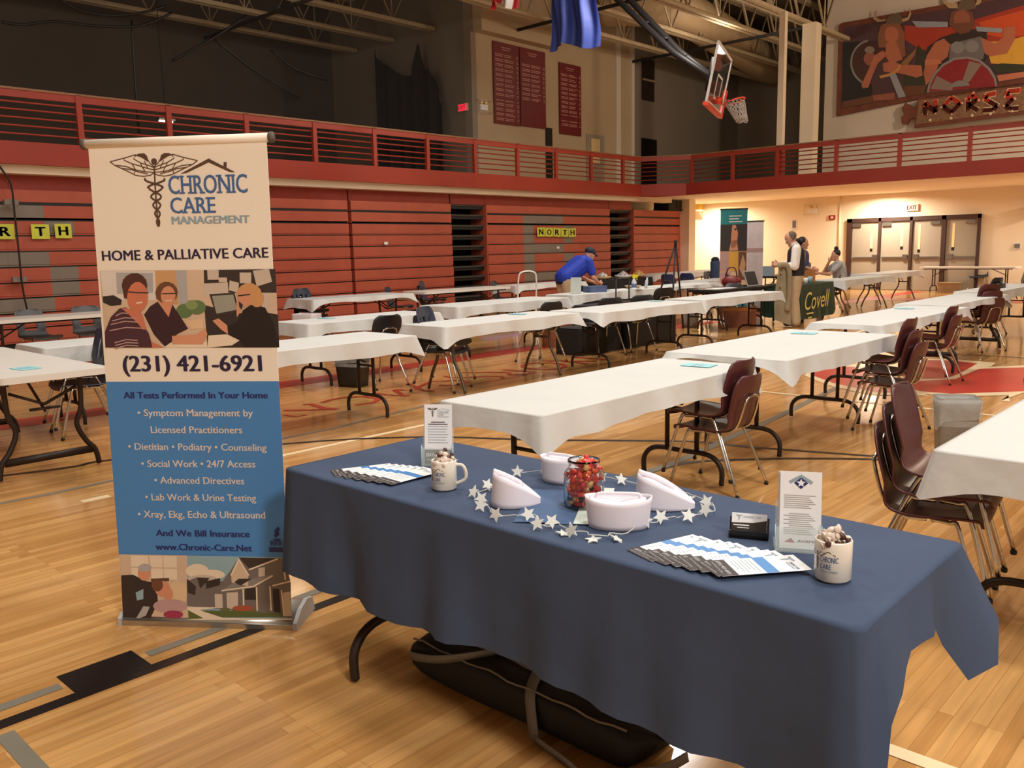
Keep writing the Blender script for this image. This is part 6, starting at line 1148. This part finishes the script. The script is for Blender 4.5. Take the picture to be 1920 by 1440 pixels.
# ================================================================ OTHER THINGS
def bin_(label, x, y, rz, w_, d, h, mname, liner):
    r = thing('waste_bin', label, 'bin', (x, y, 0), rz)
    def fn(u, v):
        P = rounded(-.5, .5, -.5, .5, .16, 6); n = len(P); a = P[int(u*(n))%n]; k = .8+.2*v; return (a[0]*w_*k, a[1]*d*k, v*h)
    MB().m(mname, True).grid(29, 6, fn).flat([(a[0]*w_*.8, a[1]*d*.8) for a in rounded(-.5, .5, -.5, .5, .16, 6)], XY, .004).build('bin_body', r).modifiers.new('t', 'SOLIDIFY').thickness = .006
    if liner:
        def lf(u, v):
            P = rounded(-.5, .5, -.5, .5, .16, 6); n = len(P); a = P[int(u*n) % n]; t = u*2*PI
            if v < .5: k = .93; return (a[0]*w_*k, a[1]*d*k, h*(.55+.9*v)+.003)
            f = (v-.5)*2; k = 1.03+.06*f+.05*f*sin(t*5); return (a[0]*w_*k, a[1]*d*k, h*1.015-f*h*(.42+.1*sin(t*2+1)))
        MB().m('liner', True).grid(29, 12, lf).build('bin_liner', r)
bin_('grey waste bin with a clear liner right of the maroon chair stack', -1.73, 6.32, .5, .27, .22, .44, 'bin_grey', True)
bin_('black waste bin with a white liner under the table right of the banner', -7.95, 5.85, .3, .36, .28, .42, 'blackplastic', True)
bin_('pale waste bin with a clear liner below the easel', -8.5, 14.0, .5, .36, .28, .5, 'bin_grey', True)
bin_('small clear lined bin at the near end of the bleacher table', -11.9, 7.9, .4, .4, .3, .55, 'palebanner', True)
# on the table of the man in blue
zt = .742
r = thing('document_stand', 'grey white folder standing on the table of the man in blue', 'folder', (-9.1, 11.35, zt), .5); MB().m('laptop').box(-.09, .09, -.005, .005, 0, .28, Matrix.Rotation(-.2, 4, 'X')).build('front_board', r); MB().m('laptop').box(-.05, .05, -.004, .004, 0, .2, Matrix.Translation((0, .09, 0)) @ Matrix.Rotation(.2, 4, 'X')).build('rear_board', r)
tag(MB().m('boxblue').box(-.17, .17, -.12, .12, 0, .1).box(-.175, .175, -.125, .125, .085, .105).build('storage_box', loc=(-9.15, 11.95, zt), rz=1.2), 'slate blue box on the table of the man in blue', 'box')
for i, (x, y, a) in enumerate(((-9.05, 12.35, .3), (-9.15, 12.6, .9), (-9.0, 12.9, .1))): tag(MB().m('white_paper').box(-.14, .14, -.11, .11, 0, .004).m('p_dark' if i == 0 else 'white').box(-.1, .02, -.09, .0, .004, .008).build('paper_sheet', loc=(x, y, zt+.004*i), rz=a), ['white papers left of the spray bottle', 'white sheet in the middle of the papers', 'white sheet nearest the spray bottle'][i], 'paper')
r = thing('spray_bottle', 'clear spray bottle with a yellow trigger head', 'spray bottle', (-9.1, 13.05, zt)); MB().m('spraybody', True).lathe([(0, 0), (.045, 0), (.048, .02), (.048, .12), (.03, .17), (.016, .19), (.016, .2)], 18).build('bottle_body', r); MB().m('boxblue', True).lathe([(.049, .03), (.049, .1)], 18).build('label_band', r); MB().m('sprayyellow').box(-.02, .02, -.05, .03, .2, .26).box(-.014, .014, -.08, -.05, .225, .26).box(-.008, .008, -.06, -.045, .16, .225).build('trigger_head', r); r.rotation_euler = (0, 0, 2.2)
r = thing('bottle', 'small clear bottle leaning beside the spray bottle', 'bottle', (-9.05, 13.35, zt), .4); MB().m('spraybody', True).lathe([(0, 0), (.03, 0), (.03, .14), (.015, .16), (.015, .2), (0, .2)], 14, (0, 0, 0), Matrix.Rotation(.15, 4, 'Y')).build('bottle_body', r)
tag(MB().m('bowl', True).lathe([(0, 0), (.1, 0), (.16, .05), (.15, .055), (.09, .012), (0, .012)], 20).build('basket', loc=(-9.3, 13.3, zt)), 'shallow tan basket behind the spray bottle', 'basket')
# bowls on the black cloth
for i, (x, y, lab) in enumerate(((-12.6, 16.75, 'tan bowl with pale cups on the black cloth'), (-12.6, 17.6, 'white tray on the black cloth'), (-12.55, 18.2, 'bowl with golden snacks on the black cloth'))):
    r = thing('serving_bowl', lab, 'bowl', (x, y, .743)); MB().m('bowl' if i != 1 else 'white', True).lathe([(0, 0), (.14, 0), (.22, .07), (.21, .075), (.13, .012), (0, .012)], 20).build('bowl_body', r)
    mb = MB().m('candysilver' if i < 2 else 'candygold', True); rn = random.Random(i)
    for k in range(14): mb.ell((.12*cos(k*2.4)*(k/14), .12*sin(k*2.4)*(k/14), .06+.07*(1-k/14)), (.05, .05, .05), 8, 6)
    tag(mb.build('snack_heap', loc=(x, y, .743)), 'heap of snacks filling the '+lab.split(' on')[0], 'snacks', kind='stuff')
r = thing('step_stool', 'white folding step stool with a hooped top rail', 'step stool', (-11.2, 12.4, 0), 1.2)
MB().m('white', True).tube(smoothpath([(-.22, .0, 0), (-.2, -.08, .5), (-.19, -.12, .95), (-.12, -.13, 1.07), (.12, -.13, 1.07), (.19, -.12, .95), (.2, -.08, .5), (.22, 0, 0)], 5), .016, 8).build('front_frame', r)
MB().m('white', True).tube([(-.2, -.08, .5), (-.2, .3, 0)], .014, 8).tube([(.2, -.08, .5), (.2, .3, 0)], .014, 8).build('rear_frame', r)
for z, y in ((.26, -.03), (.5, -.08)): MB().m('blackplastic').box(-.2, .2, y-.02, y+.22, z, z+.03).build('step', r)
r = thing('easel', 'tall black tripod easel between the tables', 'easel', (-8.35, 13.25, 0), .5)
top = (0, 0, 1.56)
for p_ in ((-.05, -.38, 0), (.12, .5, 0), (-.5, .1, 0)): MB().m('darksteel', True).tube([top, p_], .016, 8).build('leg', r)
MB().m('darksteel', True).tube([(-.03, -.25, .55), (.08, .32, .55)], .012, 6).build('ledge', r); MB().m('darksteel').box(-.03, .03, -.05, .05, 1.53, 1.6).build('hinge_head', r)
r = thing('luggage_cart', 'black folding cart handle standing behind the white tables', 'cart', (-8.45, 11.6, 0), 1.45)
for y in (0, .32): MB().m('black', True).tube([(y, 0, .1), (y, 0, .98)], .014, 6).build('handle_post', r)
MB().m('black', True).tube([(0, 0, .98), (.32, 0, .98)], .014, 6).tube([(0, 0, .5), (.32, 0, .5)], .01, 6).build('cross_bar', r); MB().m('black').box(-.05, .37, -.2, .1, .08, .11).build('base_plate', r)
for i, (x, y, w_, d, h, mn, lab) in enumerate(((-7.75, 11.2, .3, .7, .42, 'bagblack', 'big black case under the table beside the waste bin'), (-7.7, 9.9, .25, .5, .36, 'bagblack', 'black box on the floor behind the two black chairs'), (-8.55, 10.2, .18, .2, .42, 'cardbrown', 'brown carton below the middle tables'), (-8.3, 11.2, .2, .75, .6, 'blackplastic', 'tall black bag heaped behind the front row'))):
    tag(MB().m(mn).prism(rounded(-w_, w_, -d, d, .08), XY, 0, h).prism(rounded(-w_*.93, w_*.93, -d*.96, d*.96, .08), XY, h, h+.02).build('case', loc=(x, y, 0)), lab, 'case')
tag(MB().m('matblue', True).tube([(-10.95, 10.95, .06), (-11.0, 12.1, .06)], .06, 12).build('rolled_mat'), 'blue rolled mat lying on the floor between the rows', 'mat')
tag(MB().m('white_paper').prism([(-10.6, 11.55), (-10.75, 12.9), (-11.3, 13.4), (-11.35, 12.1)], XY, 0.004, .02).build('floor_paper'), 'white paper sheet lying on the floor between the rows', 'paper')
def stand(label, x, y, rz, w_, h, bands, name='banner_stand'):
    r = thing(name, label, 'banner', (x, y, 0), rz); mb = MB(); z = .06
    for f, mn in bands: mb.m(mn).box(-w_/2, w_/2, -.004, .004, z, z+(h-.06)*f); z += (h-.06)*f
    mb.build('banner_panel', r); MB().m('darksteel').box(-w_/2-.01, w_/2+.01, -.1, .1, 0, .06).build('base_housing', r); MB().m('darksteel').box(-w_/2-.01, w_/2+.01, -.012, .012, h, h+.03).build('top_rail', r); return r
r = stand('tall teal banner with face and body pictures behind the tables', -9.24, 16.95, .49, .56, 2.24, ((.2, 'teal'), (.2, 'p_pot'), (.2, 'p_tan'), (.26, 'p_dark'), (.14, 'teal')))
pf = lambda a, b_, h: (a, -.0055-.0006*h, b_)
mb = MB().m('p_face').flat([(-.06, 1.47), (.0, 1.43), (.07, 1.5), (.09, 1.75), (.04, 1.92), (-.03, 1.92), (-.05, 1.7)], pf).m('p_dark').flat([(.0, 1.84), (.08, 1.86), (.04, 1.8)], pf, 1).m('p_palebanner' if 0 else 'p_hand').flat([(-.09, 1.38), (.1, 1.38), (.07, 1.6), (-.05, 1.6)], pf)
mb.m('p_rose').flat(rect(-.27, -.1, .95, 1.35), pf).m('p_m_yel').flat(rect(-.08, .09, .95, 1.35), pf).m('p_hair2').flat(rect(.11, .27, .75, 1.35), pf).m('p_tan').flat([(.13, 1.0), (.2, 1.3), (.26, 1.1), (.22, .8)], pf, 1).m('p_rose').flat(rect(-.27, -.05, .5, .92), pf).m('p_plum').flat([(-.2, .55), (-.1, .6), (-.07, .85), (-.16, .9)], pf, 1).m('p_pot').flat(rect(.08, .27, .5, .72), pf)
mb.m('white'); 
for k, w_ in enumerate((.26, .2, .28)): mb.flat(rect(-.1, -.1+w_, 2.1-.06*k, 2.12-.06*k), pf)
mb.build('printed_pictures', r)
r = stand('pale pink and grey banner behind the teal banner', -9.35, 18.05, .5, .44, 2.0, ((.25, 'p_steel2'), (.4, 'palebanner'), (.05, 'p_rose'), (.3, 'palebanner')))
# dark table by the teal banner
r = thing('maroon_bag', 'maroon handbag on the dark table beside the standing man', 'bag', (-7.85, 14.35, .736), .4); MB().m('maroonboard', True).ell((0, 0, .1), (.18, .1, .11)).build('bag_body', r); MB().m('maroon', True).tube(smoothpath([(-.1, 0, .18), (-.06, 0, .34), (.06, 0, .34), (.1, 0, .18)], 4), .014, 6).build('bag_handle', r)
r = thing('tilted_display', 'tilted dark display board on the table in front of the standing man', 'display board', (-7.65, 14.8, .736), 1.5); MB().m('p_steel2').box(-.2, .2, -.012, .0, 0, .3, Matrix.Rotation(-.35, 4, 'X')).m('black').box(-.18, .18, -.014, -.012, .02, .28, Matrix.Rotation(-.35, 4, 'X')).build('board', r); MB().m('black').box(-.02, .02, .0, .2, 0, .02).build('foot', r)
tag(MB().m('white_paper').box(-.3, .3, -.12, .12, 0, .006).build('paper_sheet', loc=(-7.75, 13.8, .736), rz=1.4), 'white papers on the dark table by the teal banner', 'paper')
tag(MB().m('wood').box(-.22, .22, -.15, .15, 0, .24).m('p_dark').box(-.2, .2, -.13, .13, .235, .242).build('wooden_box', loc=(-7.45, 16.5, .743), rz=.4), 'brown wooden box on the green covered table', 'box')
for i, (y, mn, h, lab) in enumerate(((16.05, 'white', .1, 'white cup on the green covered table'), (16.25, 'p_sky2', .12, 'pale cup right of the white cup'))): tag(MB().m(mn, True).lathe([(0, 0), (.04, 0), (.045, h), (.04, h), (.036, .01), (0, .01)], 14).build('cup', loc=(-7.2, y, .743)), lab, 'cup')
for i, (x, y, mn, h, w_, lab) in enumerate(((-9.75, 19.6, 'p_steel', .24, .14, 'grey blue box on the dark rear table'), (-9.6, 20.1, 'p_steel', .2, .1, 'small grey carton on the dark rear table'), (-9.5, 20.9, 'boxblue', .3, .2, 'blue bag beside the seated person'), (-9.6, 21.3, 'candysilver', .26, .12, 'shiny tin beside the seated person'))): tag(MB().m(mn).prism(rounded(-w_, w_, -w_*.7, w_*.7, .03), XY, 0, h*.9).prism(rounded(-w_*.9, w_*.9, -w_*.6, w_*.6, .03), XY, h*.9, h).build('carton', loc=(x, y, .736)), lab, 'box')
tag(MB().m('cardbrown').box(-.3, .3, -.2, .2, 0, .35).m('wood').box(-.31, .31, -.21, .21, .3, .36).build('wooden_crate', loc=(-7.8, 14.5, 0), rz=.2), 'brown crate on the floor under the dark table', 'crate')
tag(MB().m('bowl').prism(rounded(-.3, .3, -.2, .2, .05), XY, 0, .26).prism(rounded(-.32, .32, -.22, .22, .05), XY, .24, .27).build('wicker_basket', loc=(-7.9, 27.45, 0)), 'tan basket on the floor in front of the doors', 'basket')
tag(MB().m('denim', True).tube(smoothpath([(0, 0, .0), (.02, 0, .25), (0, .02, .5)], 4), .14, 12).m('capnavy', True).ell((0, 0, .54), (.11, .11, .08)).build('draped_jacket', loc=(-11.7, 20.5, .58)), 'dark jacket and cap heaped on a chair near the pier', 'jacket')
